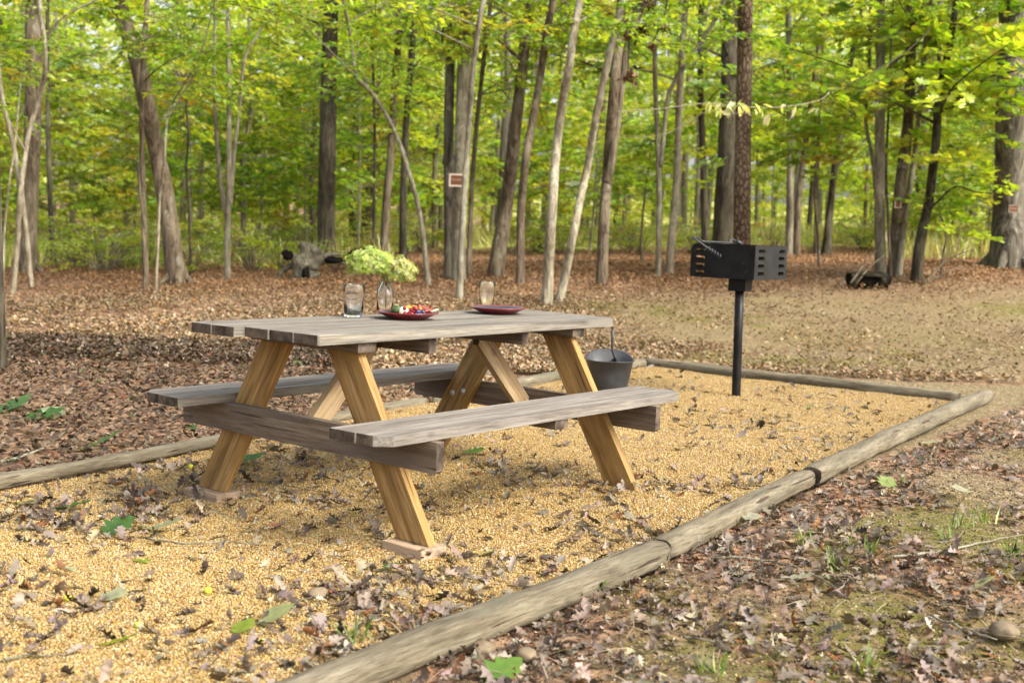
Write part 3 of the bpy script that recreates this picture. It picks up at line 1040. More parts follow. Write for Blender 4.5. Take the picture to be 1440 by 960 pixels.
tumbler(497, 446, .142, .047, 'clear tall tumbler standing left of the flowers')
tumbler(684, 433.5, .135, .042, 'clear tumbler behind the empty red plate')

RED = simple('red_glaze', (0.19, 0.006, 0.012), 0.18, 0.5, .2, 20, .03, **{'Coat Weight': .4})
DARKGLAZE = simple('dark_plate_glaze', (0.035, 0.034, 0.036), 0.22, 0.5, .2, 60, .03)


def plate(px, py, r, label):
    p = on_table(px, py)
    e = empty('plate', (p.x, p.y, TT + .001), label, 'plate')
    bm = bmesh.new()
    lathe_bm(bm, [(0, .003), (r * .42, .003), (r * .46, 0), (r * .55, .0), (r * .60, .004), (r * .80, .016), (r * .96, .0255), (r, .029), (r * .995, .0315), (r * .975, .0315), (r * .93, .0285)], 72)
    bm_obj('plate_body', bm, RED, e, None, True)
    bm = bmesh.new()
    lathe_bm(bm, [(r * .93, .0285), (r * .78, .0195), (r * .6, .0095), (r * .4, .0072), (0, .0068)], 72)
    bm_obj('plate_well', bm, DARKGLAZE, e, None, True)
    return p


pl1 = plate(573, 448.5, .136, 'red plate laden with berries and cheese in front of the bottle')
pl2 = plate(700, 441.0, .136, 'empty red plate with dark well near the right end of the table')


def blob(name, loc, rad, mat, label, cat, group=None, seed=0, rough=.12, rz=0.0, sub=3):
    bm = bmesh.new()
    bmesh.ops.create_icosphere(bm, subdivisions=sub, radius=1)
    for v in bm.verts:
        k = 1 + rough * mnoise.noise(v.co * 2.1 + Vector((seed, seed * 2, 0)))
        v.co = Vector((v.co.x * rad[0] * k, v.co.y * rad[1] * k, v.co.z * rad[2] * k))
    o = bm_obj(name, bm, mat, None, Matrix.Translation(loc) @ Matrix.Rotation(rz, 4, 'Z'), True)
    return tag(o, label, cat, group)


SKIN_GREEN = simple('dark_green_rind', (0.055, 0.085, 0.018), .5, .4, .4, 60, .3)
CHEESE = simple('cream_cheese', (.74, .68, .50), .6, .3, .08, 60, .25)
BERRY = simple('red_berry_skin', (.22, .008, .018), .25, .5, .4, 90, .2)
BLUE = simple('blueberry_skin', (.05, .06, .14), .5, .4, .3, 70, .15)
ORANGE = simple('orange_fruit', (.72, .25, .03), .45, .4, .2, 60, .2)
HAM = simple('cured_ham', (.62, .22, .16), .45, .4, .35, 25, .2, **{'Subsurface Weight': .2})
CRACK = simple('pale_cracker', (.72, .6, .42), .8, .2, .15, 50, .3)

pz = TT + .012
R0 = Vector((math.cos(0), 0, 0))
Xr = Vector((1, 0, 0)); Yb = Vector((0, 1, 0))


def onp(dx, dy, dz):
    return Vector((pl1.x + dx, pl1.y + dy, pz + dz))


blob('avocado', onp(-.052, .055, .021), (.025, .02, .021), SKIN_GREEN, 'dark green round fruit at the back of the laden plate', 'fruit', None, 1, .1)
o = blob('cheese_round', onp(-.018, .012, .020), (.021, .010, .021), CHEESE, 'pale round of soft cheese leaning up on the laden plate', 'cheese', None, 2, .1, .3)
rb = random.Random(5)
for k in range(13):
    dx = rb.uniform(-.012, .042); dy = rb.uniform(-.035, .02)
    blob('raspberry', onp(dx, dy, .013 + .014 * (k % 3) * .8), (.009, .009, .0095), BERRY, 'small red berry heaped in the middle of the laden plate', 'berry', 'red berries on the plate', k + 10, .25, 0, 2)
for k in range(9):
    dx = rb.uniform(.040, .072); dy = rb.uniform(-.045, .0)
    blob('blueberry', onp(dx, dy, .011 + .012 * (k % 2)), (.008, .008, .0075), BLUE, 'small blue berry beside the red berries on the plate', 'berry', 'blueberries on the plate', k + 40, .06, 0, 2)
for k, (dx, dy, dz) in enumerate(((.0, .028, .036), (.024, .034, .038), (.05, .03, .032))):
    blob('apricot_piece', onp(dx, dy, dz), (.016, .013, .008), ORANGE, 'piece of orange fruit behind the red berries', 'fruit', 'orange fruit pieces on the plate', k + 60, .2, k)


def ham(loc, rz, seed, label):
    bm = bmesh.new()
    V, Fq = leaf_strip([.01 + .3 * math.sin(math.pi * i / 12) ** .6 for i in range(13)], .3, 0, 0, 0)
    vs = []
    for (x, y, z) in V:
        w = .16 * math.sin(x * 16 + seed) * (1 + abs(y)) + .12 * math.sin(y * 14 + seed * 2)
        vs.append(bm.verts.new(((x - .5) * .06, y * .068, z * .04 + w * .055 + .008)))
    for f in Fq: bm.faces.new([vs[i] for i in f])
    r = bmesh.ops.solidify(bm, geom=bm.faces[:], thickness=.002)
    o = bm_obj('ham_slice', bm, HAM, None, Matrix.Translation(loc) @ Matrix.Rotation(rz, 4, 'Z'), True)
    tag(o, label, 'ham', 'folded ham slices on the plate')


ham(onp(.068, .03, .024), .4, 1.0, 'folded pink ham slice nearest the orange fruit')
ham(onp(.090, .012, .018), 1.5, 2.2, 'folded pink ham slice at the right rim of the laden plate')
ham(onp(.055, .052, .026), 2.4, 3.7, 'folded pink ham slice at the back of the laden plate')
p = on_table(628, 441)
for k in range(2):
    bm = bmesh.new()
    lathe_bm(bm, [(0, 0), (.022, 0), (.0235, .002), (.022, .006), (0, .0065)], 24)
    pp = onp(.098 + .012 * k, .032 - .02 * k, .020 + .004 * k)
    tag(bm_obj('cracker', bm, CRACK, None, Matrix.Translation(pp) @ Matrix.Rotation(-.35, 4, 'Y'), True), ['pale cracker leaning at the right rim of the laden plate, rear one', 'pale cracker leaning at the right rim of the laden plate, front one'][k], 'cracker', 'crackers on the plate')

# bottle with flowers
pb = on_table(541, 441)
bm = bmesh.new()
rB, hB = .0375, .165
out_ = [(0, .004), (rB * .5, .003), (rB - .006, 0), (rB, .006), (rB, .088), (rB * .93, .102), (rB * .62, .128), (rB * .45, .142), (rB * .43, .158), (rB * .52, .160), (rB * .52, .168)]
inn = [(max(0, r - .0035), z) for r, z in out_[3:]]
inn[0] = (rB - .0035, .012)
lathe_bm(bm, out_ + inn[::-1] + [(0, .010)], 40)
bottle = empty('glass_bottle', (pb.x, pb.y, TT + .001), 'clear glass swing-top bottle holding the green flower heads', 'bottle')
bm_obj('bottle_glass', bm, GLASS, bottle, None, True)
bm = bmesh.new()
for s in (-1, 1):
    tube_bm(bm, [(s * rB * 1.02, -.004, .072), (s * rB * .92, -.012, .108), (s * rB * .5, -.016, .138), (s * .004, -.018, .164), (0, -.018, .170)], .0016, 8)
bm_obj('wire_bail', bm, RODSTEEL, bottle, None, True)


def floret_template():
    V, Fc = [], []
    for k in range(4):
        a = k * math.pi / 2
        c, s = math.cos(a), math.sin(a)
        b = len(V)
        for (x, y, z) in ((.05, 0, 0), (.6, .38, .14), (1.05, 0, .08), (.6, -.38, .14)):
            V.append((x * c - y * s, x * s + y * c, z))
        Fc.append((b, b + 3, b + 2, b + 1))
    return np.array(V), np.array(Fc)


FV, FF_ = floret_template()


def flower(base_px, ctr_px, rx, rz_, ybias, n, cols, wts, label, dy=0.0):
    pc = aty(*ctr_px, pb.y + dy)
    e = empty('flower_stem', (pb.x, pb.y, TT + .02), label, 'flower', 'flowers in the bottle')
    c = pc - Vector((pb.x, pb.y, TT + .02))
    th = RNG.random(n) * 2 * math.pi
    cz = RNG.uniform(-.62, 1, n)
    sr = np.sqrt(1 - cz ** 2)
    D = np.stack([sr * np.cos(th), sr * np.sin(th), cz], -1)
    lump = 1 + .16 * np.sin(D[:, 0] * 6 + 1) * np.sin(D[:, 1] * 5 + 2) + .1 * np.sin(D[:, 2] * 9 + D[:, 0] * 7)
    rad = (1 - .5 * RNG.random(n) ** 2.2) * lump
    Pn = D * rad[:, None] * np.array([rx, rx * .9, rz_]) + np.array(c)
    # frames facing outward
    zax = D + RNG.normal(0, .35, (n, 3)); zax /= np.linalg.norm(zax, axis=1)[:, None]
    t = RNG.normal(0, 1, (n, 3)); xax = t - zax * np.sum(t * zax, 1)[:, None]; xax /= np.linalg.norm(xax, axis=1)[:, None]
    yax = np.cross(zax, xax)
    s = RNG.uniform(.0058, .0105, n)
    R = np.stack([xax, yax, zax], -1) * s[:, None, None]
    V, Fc, T = scatter(FV, FF_, R, Pn, pick(cols, wts, n, .12))
    link('flower_head', np_mesh('flower_head', V, [Fc], T), PETAL, e)
    bm = bmesh.new()
    tube_bm(bm, [(0.004, 0, 0), (.003, 0, .10), (c.x * .15, c.y * .3, .16), (c.x * .6, c.y * .7, max(.17, c.z * .8)), (c.x, c.y, c.z)], .0022, 7)
    for k in range(16):
        a = k * 2.4
        tip = Vector((c.x + math.cos(a) * rx * .6, c.y + math.sin(a) * rx * .5, c.z + rz_ * random.uniform(-.1, .6)))
        tube_bm(bm, [Vector((c.x * .8, c.y * .85, max(.165, c.z * .82))), Vector((c.x, c.y, c.z - rz_ * .2)).lerp(tip, .4), tip], .0009, 4)
    bm_obj('stem', bm, STEMGREEN, e, None, True)


STEMGREEN = simple('flower_stalk_green', (.10, .15, .035), .6, .3, .2, 40, .1)
flower((541, 392), (523, 371), .104, .070, 0, 2600, [(.42, .51, .13), (.55, .60, .25), (.30, .43, .07), (.60, .61, .36), (.20, .36, .045)], [5, 4, 3, 2, 1.6], 'larger pale green flower head leaning left in the bottle')
flower((541, 392), (562, 382), .072, .066, 0, 1500, [(.38, .44, .13), (.50, .52, .24), (.27, .36, .07), (.46, .27, .12), (.58, .56, .34)], [5, 4, 3, 1.6, 2], 'smaller flower head tinged brown leaning right in the bottle', -.02)

# ================================================================== grill
gp = at(1035, 557)
gd = gp.y
post_top = aty(1040.5, 392, gd + .0)
ghb = post_top.z - gp.z
grill = empty('park_grill', gp, 'black steel charcoal grill on a single post in the gravel', 'grill', None, 0)
bm = bmesh.new()
lean = Vector(((post_top.x - gp.x), 0, ghb))
tube_bm(bm, [(0, 0, -.12), (0, 0, 0), tuple(lean * .5), tuple(lean)], .032, 24)
bm_obj('post', bm, BLACKSTEEL, grill, None, True)
bm = bmesh.new()
lathe_bm(bm, [(.037, .0), (.055, .004), (.062, .012), (.0, .014)], 20)
tht = math.radians(38.5)
ca = post_top - gp
Lx = Vector((math.cos(tht), -math.sin(tht), 0))      # along the near face, towards the near corner
Ly = Vector((math.sin(tht), math.cos(tht), 0))       # away from the camera along the right face
bm.free()
mpx = F / gd
W1, W2, BH = .512, .50, 47.5 / mpx
corner_px = aty(1060, 391, gd - .22)
base_c = (corner_px - gp)
base_c.z = ca.z + .002
org = base_c - Lx * W1                                # left near bottom corner
tilt = Matrix.Rotation(.012, 4, 'Y')
Mg = Matrix((Lx, Ly, Vector((0, 0, 1)))).transposed().to_4x4(); Mg.translation = org
box = Mg


def holed_panel(name, w, h, holes, thick, M, mat, rounded=None):
    xs = sorted({0.0, w, *[a for hh in holes for a in (hh[0], hh[1])]})
    ys = sorted({0.0, h, *[a for hh in holes for a in (hh[2], hh[3])]})
    if rounded:
        xs = sorted(set(xs) | {rounded * k / 5 for k in range(1, 6)})
    bm = bmesh.new()
    vv = {}
    def top(x):
        if rounded and x < rounded:
            return h - (rounded - math.sqrt(max(0, rounded ** 2 - (rounded - x) ** 2)))
        return h
    def gv(i, j):
        if (i, j) not in vv:
            y = ys[j] if ys[j] < h - 1e-6 else top(xs[i])
            vv[(i, j)] = bm.verts.new((xs[i], 0, y))
        return vv[(i, j)]
    for i in range(len(xs) - 1):
        for j in range(len(ys) - 1):
            cx, cy = (xs[i] + xs[i + 1]) / 2, (ys[j] + ys[j + 1]) / 2
            if any(a < cx < b and c < cy < d for a, b, c, d in holes): continue
            bm.faces.new((gv(i, j), gv(i + 1, j), gv(i + 1, j + 1), gv(i, j + 1)))
    r = bmesh.ops.extrude_face_region(bm, geom=bm.faces[:])
    bmesh.ops.translate(bm, verts=[g for g in r['geom'] if isinstance(g, bmesh.types.BMVert)], vec=(0, thick, 0))
    # pressed lips below the slots
    for a, b, c, d in holes:
        vs = [bm.verts.new(q) for q in ((a, -.001, c), (b, -.001, c), (b - .004, -.016, c + (d - c) * .42), (a + .004, -.016, c + (d - c) * .42))]
        bm.faces.new(vs)
        vs2 = [bm.verts.new((q.co.x, q.co.y + .003, q.co.z - .002)) for q in vs]
        bm.faces.new(vs2[::-1])
        for k in range(4):
            bm.faces.new((vs[k], vs2[k], vs2[(k + 1) % 4], vs[(k + 1) % 4]))
    o = bm_obj(name, bm, mat, grill, M)
    return o


hol1 = [(.045, .115, BH * t, BH * t + BH * .095) for t in (.10, .32, .54, .76)]
holed_panel('side_panel', W1, BH, hol1, .005, Mg, BLACKSTEEL, .05)
Mfar = Mg @ Matrix.Translation((0, W2, 0))
holed_panel('side_panel', W1, BH, hol1, -.005, Mfar, BLACKSTEEL, .05)
hol2 = [(x0, x0 + .085, BH * t, BH * t + BH * .085) for x0 in (.05, .365) for t in (.14, .365, .585, .80)]
Mb = Mg @ Matrix.Translation((W1 + .0005, .0055, 0)) @ Matrix.Rotation(math.pi / 2, 4, 'Z')
holed_panel('back_panel', W2 - .011, BH, hol2, .005, Mb, GREYSTEEL)
bm = bmesh.new()
bmesh.ops.create_cube(bm, size=1)
for v in bm.verts: v.co = Vector((v.co.x * (W1 - .004), v.co.y * (W2 - .014), v.co.z * .006))
bm_obj('firebox_floor', bm, BLACKSTEEL, grill, Mg @ Matrix.Translation((W1 / 2 - .002, W2 / 2, .004)))
# swivel bracket
bm = bmesh.new()
bmesh.ops.create_cube(bm, size=1)
for v in bm.verts: v.co = Vector((v.co.x * .135, v.co.y * .11, v.co.z * .088))
bmesh.ops.bevel(bm, geom=bm.edges[:], offset=.004, segments=2, affect='EDGES')
Mbr = Matrix((Lx, Ly, Vector((0, 0, 1)))).transposed().to_4x4(); Mbr.translation = Vector((ca.x + .004, 0, ca.z - .044))
bm_obj('swivel_bracket', bm, BLACKSTEEL, grill, Mbr)
# cooking grate, lifted to the top slots, with two spring handles
bm = bmesh.new()
for k in range(17):
    x = .02 + (W1 - .05) * k / 16
    tube_bm(bm, [(x, .012, BH - .028), (x, W2 - .014, BH - .028)], .0045, 6)
for y in (.03, W2 / 2, W2 - .03):
    tube_bm(bm, [(.012, y, BH - .036), (W1 - .012, y, BH - .036)], .005, 6)
bm_obj('cooking_grate', bm, RODSTEEL, grill, Mg, True)


def handle(pts, coil_a, coil_b):
    bm = bmesh.new()
    tube_bm(bm, pts, .0062, 10)
    a, b = Vector(coil_a), Vector(coil_b)
    ax = (b - a).normalized(); n1 = ax.orthogonal().normalized(); n2 = ax.cross(n1)
    cp = []
    turns = 5
    for i in range(turns * 14 + 1):
        t = i / (turns * 14)
        an = t * turns * 2 * math.pi
        cp.append(a.lerp(b, t) + n1 * .0135 * math.cos(an) + n2 * .0135 * math.sin(an))
    tube_bm(bm, cp, .0046, 7)
    return bm_obj('grate_handle', bm, RODSTEEL, grill, None, True)


def gpx(px, py, y):
    return aty(px, py, y) - gp


yn = gd - .03
A0 = gpx(1013, 361, yn - .08); A1 = gpx(997, 350, yn - .08); A2 = gpx(974, 334.5, yn - .07)
B2 = gpx(980, 333.8, yn + .02); B1 = gpx(988, 339.5, yn + .06); B0 = gpx(1030, 341.5, yn + .12)
handle([A0, A1, A2 + Vector((.012, 0, -.004)), A2, (A2 + B2) / 2 + Vector((-.01, 0, .004)), B2, B1, B0], A0, A1.lerp(A2, .15))
C0 = gpx(1030, 346, yn + .16); C1_ = gpx(1026, 338, yn + .16); C2_ = gpx(1031, 336.8, yn + .2); C3 = gpx(1042, 343, yn + .22)
handle([C0, C1_, C2_, C3], C2_.lerp(C3, .5), C3)

# ================================================================== coal scuttle and shovel
sp_ = at(855, 566)
scuttle = empty('coal_scuttle', sp_, 'charcoal grey metal coal scuttle standing behind the near bench', 'bucket')
bm = bmesh.new()
seg = 56
def sring(rx, ry, z, tilt, off=0.0, rise=0.0):
    out = []
    for k in range(seg):
        an = 2 * math.pi * k / seg
        c, s = math.cos(an), math.sin(an)
        x = math.copysign(abs(c) ** .8, c) * rx; y = math.copysign(abs(s) ** .9, s) * ry
        zz = z + tilt * max(0, s) ** 1.3 + rise * max(0, -c) ** 3
        out.append(bm.verts.new((x + off, y, zz)))
    return out
RX, HB = .158, .29
rg = [sring(.105, .105, .0, 0), sring(.112, .112, .006, 0), sring(.132, .130, HB * .5, .02), sring(RX - .002, .160, HB - .004, .052, 0, .0), sring(RX + .005, .166, HB, .055, 0, 0),
      sring(RX + .005, .166, HB + .005, .055), sring(RX - .004, .158, HB + .003, .055), sring(.127, .125, HB * .5, .02), sring(.106, .106, .012, 0)]
for a, b in zip(rg[:-1], rg[1:]):
    for k in range(seg): bm.faces.new((a[k], a[(k + 1) % seg], b[(k + 1) % seg], b[k]))
bm.faces.new(rg[0][::-1]); bm.faces.new(rg[-1])
bm_obj('scuttle_body', bm, SCUTTLE, scuttle, None, True)
shovel = empty('ash_shovel', sp_ + Vector((.02, .05, .015)), 'black ash shovel standing upright in the coal scuttle', 'shovel')
gt = aty(861.5, 461, sp_.y + .05) - shovel.location
gm = aty(861.0, 492, sp_.y + .05) - shovel.location
gb = aty(866, 507, sp_.y + .06) - shovel.location
bm = bmesh.new()
tube_bm(bm, [gt, gt.lerp(gm, .5), gm, gm.lerp(gb, .6) + Vector((0, 0, 0)), gb], [.0085, .0095, .0085, .0085, .010], 12)
tube_bm(bm, [gt + Vector((0, 0, -.004)), gt + Vector((0, 0, .008))], .0105, 12)
bm_obj('shovel_handle', bm, SCUTTLE, shovel, None, True)
bm = bmesh.new()
V, Fq = leaf_strip([.03, .18, .27, .28, .28, .27, .22, .1], .25, 2.2, 0, 0)
vs = [bm.verts.new(tuple(q * .21)) for q in V]
for f in Fq: bm.faces.new([vs[i] for i in f])
bmesh.ops.solidify(bm, geom=bm.faces[:], thickness=.002)
bm_obj('shovel_blade', bm, SCUTTLE, shovel, frame(gb + Vector((-.012, 0, .014)), (-.15, .05, -1), (0, -1, 0)), True)

#T0#
# ================================================================== foliage
GREENS = [(.28, .44, .043), (.39, .51, .045), (.19, .355, .042), (.51, .55, .052), (.115, .24, .036), (.56, .48, .05), (.48, .26, .035)]
G_MID = [5, 4, 4, 2.0, 2.0, .7, .22]
G_YEL = [4, 5, 2, 4, .7, 1.8, .5]
G_DARK = [4, 2.5, 5, 1.0, 3, .3, .1]
G_AUT = [2, 3, 1, 3, .5, 3, 1.6]


def leaf_simple():
    V = np.array([[0, 0, 0], [.38, .27, .06], [.78, .17, .03], [1, 0, -.05], [.78, -.17, .03], [.38, -.27, .06], [.4, 0, 0], [.78, 0, -.02]], float)
    Fq = np.array([[0, 6, 1, 1], [1, 6, 7, 2]])
    # quads only: base fan split in two quads per side
    Fq = np.array([[0, 5, 4, 3], [0, 3, 2, 1]])
    return V[:6], Fq


LEAF_S = leaf_simple()
LEAF_O = leaf_strip([.02, .16, .10, .30, .14, .36, .16, .22, .02], .35, 0, .18, 0)
LEAF_M = leaf_strip([.03, .34, .26, .50, .22, .28, .02], .35, 0, .16, 0)


def make_spray(seed, length=.9, nside=7, leafy=46, leaf=LEAF_S, size=(.06, .10), droop=.25):
    """one flat leafy branchlet along +x; returns stem bars and leaf arrays"""
    r = np.random.default_rng(seed)
    segs = []
    P = []
    n = 9
    main = [np.array([length * i / n, .06 * math.sin(i * .8 + seed), -droop * length * (i / n) ** 2 + .03 * math.sin(i * 1.3 + seed)]) for i in range(n + 1)]
    segs.append(main)
    for k in range(nside):
        t = .15 + .8 * k / nside
        i = int(t * n)
        s = 1 if k % 2 else -1
        ln = length * (.55 - .35 * t) * r.uniform(.7, 1.2)
        a = s * r.uniform(.6, 1.0)
        d = np.array([math.cos(a), math.sin(a), r.uniform(-.15, .1)])
        segs.append([main[i] + d * ln * q - np.array([0, 0, .12 * ln * q * q]) for q in (0, .35, .7, 1.0)])
    pts, dirs = [], []
    tot = [sum(np.linalg.norm(s[i + 1] - s[i]) for i in range(len(s) - 1)) for s in segs]
    for _ in range(leafy):
        si = r.choice(len(segs), p=np.array(tot) / sum(tot))
        s = segs[si]
        t = r.uniform(.25, 1) * (len(s) - 1)
        i = min(int(t), len(s) - 2)
        p = s[i] + (s[i + 1] - s[i]) * (t - i)
        dr = s[i + 1] - s[i]
        pts.append(p); dirs.append(math.atan2(dr[1], dr[0]) + r.choice([-1, 1]) * r.uniform(.3, 1.1))
    pts = np.array(pts); dirs = np.array(dirs)
    m = len(pts)
    R = rot_zxy(dirs, r.normal(0, .45, m), r.normal(.18, .35, m)) * r.uniform(size[0], size[1], m)[:, None, None]
    V, Fq, _ = scatter(leaf[0], leaf[1], R, pts, np.zeros((m, 3)))
    SV, SF = [], []
    for j, sg in enumerate(segs):
        w = .0045 if j == 0 else .0028
        for a_, b_ in zip(sg[:-1], sg[1:]):
            t_ = b_ - a_; nn = np.array([-t_[1], t_[0], 0.0]); nn = nn / (np.linalg.norm(nn) + 1e-9) * w
            k0 = len(SV)
            SV += [a_ - nn, a_ + nn, b_ + nn, b_ - nn, a_ - [0, 0, w], a_ + [0, 0, w], b_ + [0, 0, w], b_ - [0, 0, w]]
            SF += [(k0, k0 + 1, k0 + 2, k0 + 3), (k0 + 4, k0 + 5, k0 + 6, k0 + 7)]
    return V, Fq, m, len(leaf[0]), (np.array(SV, float), np.array(SF))


SPRAY_S = [make_spray(i, .9, 8, 62, LEAF_S, (.065, .115)) for i in range(6)]
SPRAY_O = [make_spray(20 + i, .85, 7, 46, LEAF_O, (.10, .17)) for i in range(5)]
SPRAY_M = [make_spray(40 + i, .9, 8, 56, LEAF_M, (.07, .12)) for i in range(5)]


def add_sprays(acc, sprays, pos, yaw, pitch, scale, cols, wts, tone=None):
    """stamp sprays; every leaf gets its own tint, sprays share a drift of tone"""
    N_ = len(pos)
    which = RNG.integers(0, len(sprays), N_)
    for si, (V, Fq, m, k, segs) in enumerate(sprays):
        s_ = np.where(which == si)[0]
        if len(s_) == 0: continue
        R = rot_zxy(yaw[s_], RNG.normal(0, .18, len(s_)), -pitch[s_]) * scale[s_][:, None, None]
        base = pick(cols, wts, len(s_), .12)
        per = pick(cols, wts, len(s_) * m, .16)
        mixv = RNG.uniform(.25, .8, (len(s_) * m, 1))
        tint = np.repeat(base, m, 0) * mixv + per * (1 - mixv)
        if tone is not None:
            tint = tint * np.repeat(tone[s_], m)[:, None]
        V2 = np.einsum('nij,vj->nvi', R, V) + pos[s_][:, None, :]
        F2 = Fq[None] + (np.arange(len(s_)) * len(V))[:, None, None]
        acc.add(V2.reshape(-1, 3), F2.reshape(-1, 4), np.repeat(tint, k, 0))
        SV, SF = segs
        V3 = np.einsum('nij,vj->nvi', R, SV) + pos[s_][:, None, :]
        F3 = SF[None] + (np.arange(len(s_)) * len(SV))[:, None, None]
        acc.add(V3.reshape(-1, 3), F3.reshape(-1, 4), np.tile(np.array([[.11, .075, .045]]), (len(s_) * len(SV), 1)))


def smooth_path(P, n):
    P = [Vector(p) for p in P]
    if len(P) == 2:
        return [P[0].lerp(P[1], i / n) for i in range(n + 1)]
    out = []
    m = len(P) - 1
    for i in range(n + 1):
        t = i / n * m
        k = min(int(t), m - 1); f = t - k
        p0 = P[max(k - 1, 0)]; p1 = P[k]; p2 = P[k + 1]; p3 = P[min(k + 2, m)]
        out.append(.5 * ((2 * p1) + (p2 - p0) * f + (2 * p0 - 5 * p1 + 4 * p2 - p3) * f * f + (3 * p1 - p0 - 3 * p2 + p3) * f ** 3))
    return out


TREE_N = 0


def tree(name, cat, label, base, pts, w0, w1, mat, dist=None, extra=3.2, stems=(), limbs=6, sprays=40, zmin=2.3, cols='mid', group=None, flare=1.14, kind=SPRAY_S, twigs=(), leafside=0, spr=1.1, limblen=1.5, jit=.10, seg=12):
    """base: pixel of the foot; pts: pixels up the stem (foot first excluded); w0,w1 pixel widths; the stem stands in the plane of its foot"""
    global TREE_N
    TREE_N += 1
    sd = TREE_N
    r = random.Random(sd * 13 + 1)
    if dist is None:
        b = at(*base)
    else:
        b = aty(base[0], base[1], dist); b.z = float(terrain(b.x, b.y))
    y0 = b.y
    e = empty(name, b, label, cat, group)
    path = [Vector((0, 0, -.12)), Vector((0, 0, 0))]
    for i, p in enumerate(pts):
        q = aty(p[0], p[1], y0 + .25 * math.sin(i * 1.7 + sd) * (1 if i else 0)) - b
        if q.z > path[-1].z + .05: path.append(q)
    d = (path[-1] - path[-2]).normalized() if len(path) > 2 else Vector((0, 0, 1))
    d = (d + Vector((0, 0, .6))).normalized()
    path.append(path[-1] + d * extra * .5)
    path.append(path[-1] + (d + Vector((r.uniform(-.15, .15), r.uniform(-.15, .15), .2))).normalized() * extra * .5)
    sp = smooth_path(path, 44)
    ppm = F / y0
    zt = sp[-1].z
    zpic = max(.5, path[-3].z)
    def rad(z):
        t = max(0, z) / zpic
        rr = .93 * (w0 + (w1 - w0) * min(t, 1)) / ppm / 2
        if t > 1: rr *= max(.25, 1 - .6 * (z - zpic) / max(.1, zt - zpic))
        if flare > 1: rr *= 1 + (flare - 1) * math.exp(-max(0, z) / (.22 + w0 / ppm * .6))
        return rr
    bm = bmesh.new()
    tube_bm(bm, sp, [rad(p.z) for p in sp], seg, True, jit, sd)
    # root flare ridges for the bigger trunks
    if w0 / ppm > .28 and flare > 1:
        for k in range(5):
            a = k * 1.26 + sd
            rr = w0 / ppm / 2
            tube_bm(bm, [Vector((math.cos(a) * rr * .55, math.sin(a) * rr * .55, rr * 2.0)), Vector((math.cos(a) * rr * .95, math.sin(a) * rr * .95, rr * .7)), Vector((math.cos(a) * rr * 1.5, math.sin(a) * rr * 1.5, .04)), Vector((math.cos(a) * rr * 2.1, math.sin(a) * rr * 2.1, -.12))],
                    [rr * .25, rr * .34, rr * .28, rr * .12], 8, False)
    ends = []
    for st in stems:     # extra stems given in pixels: [(x,y)...], w0, w1
        sp2 = [aty(p[0], p[1], y0 + .05 * math.sin(i + sd)) - b for i, p in enumerate(st[0])]
        if len(st) > 3: 
            sp2[0] = Vector((sp2[0].x, sp2[0].y, sp2[0].z))
        d2 = (sp2[-1] - sp2[-2]).normalized()
        lift = st[3] if len(st) > 3 else 1.2
        if lift: sp2.append(sp2[-1] + (d2 + Vector((0, .1, .25))).normalized() * lift)
        sp2 = smooth_path(sp2, 26)
        tube_bm(bm, sp2, [((st[1] + (st[2] - st[1]) * i / 26) / ppm / 2) for i in range(27)], max(6, seg - 4), True, jit, sd + 3)
        ends.append(sp2)
    # limbs
    lp = []
    for k in range(limbs):
        z0 = r.uniform(max(zmin, zt * .3), zt * .97)
        q = min(sp, key=lambda p: abs(p.z - z0))
        a = r.uniform(0, 2 * math.pi)
        if leafside: a = math.pi / 2 * (1 - leafside) + r.uniform(-1.1, 1.1) if leafside in (1, -1) else a
        ln = limblen * r.uniform(.6, 1.3)
        up = r.uniform(.15, .7)
        P = [q, q + Vector((math.cos(a) * ln * .4, math.sin(a) * ln * .4, ln * .4 * up)), q + Vector((math.cos(a + .2) * ln, math.sin(a + .2) * ln, ln * up * .8))]
        P = smooth_path(P, 8)
        rr = min(rad(q.z) * .42, .035)
        tube_bm(bm, P, [rr * (1 - .8 * i / 8) for i in range(9)], 6, False)
        lp.append(P)
    for tw in twigs:     # thin visible branches given in pixels
        P = [aty(p[0], p[1], y0 + (tw[3] if len(tw) > 3 else 0) * i / (len(tw[0]) - 1)) - b for i, p in enumerate(tw[0])]
        P = smooth_path(P, 14)
        tube_bm(bm, P, [((tw[1] + (tw[2] - tw[1]) * i / 14) / ppm / 2) for i in range(15)], 6, False)
        lp.append(P[3:]); lp.append(P[5:])
    bm_obj('trunk', bm, mat, e, None, True)
    # crown
    cand = [p for P in lp for p in P[2:]] + [p for p in sp if p.z > max(zmin, zt * .45)] + [p for s2 in ends for p in s2[14:]]
    if sprays and cand:
        acc = Acc()
        pos = np.array([np.array(r.choice(cand)) + RNG.normal(0, .22, 3) * np.array([1, 1, .6]) for _ in range(sprays)])
        pos = pos[pos[:, 2] > zmin * .7]
        zt_ = CAMH + y0 * (.19 - .038 * b.x / y0) + .5 - b.z
        if not name.startswith('oak') and base[0] > 0: pos = pos[(pos[:, 2] < zt_) | (RNG.random(len(pos)) < .12)]
        n = len(pos)
        if n:
            add_sprays(acc, kind, pos, RNG.random(n) * 6.28, RNG.normal(.02, .22, n), RNG.uniform(.7, 1.25, n) * spr, GREENS, dict(mid=G_MID, yel=G_YEL, dark=G_DARK, aut=G_AUT)[cols])
            link('crown', acc.mesh('crown'), LEAF, e)
    return e, sp, y0


B_ = BARK
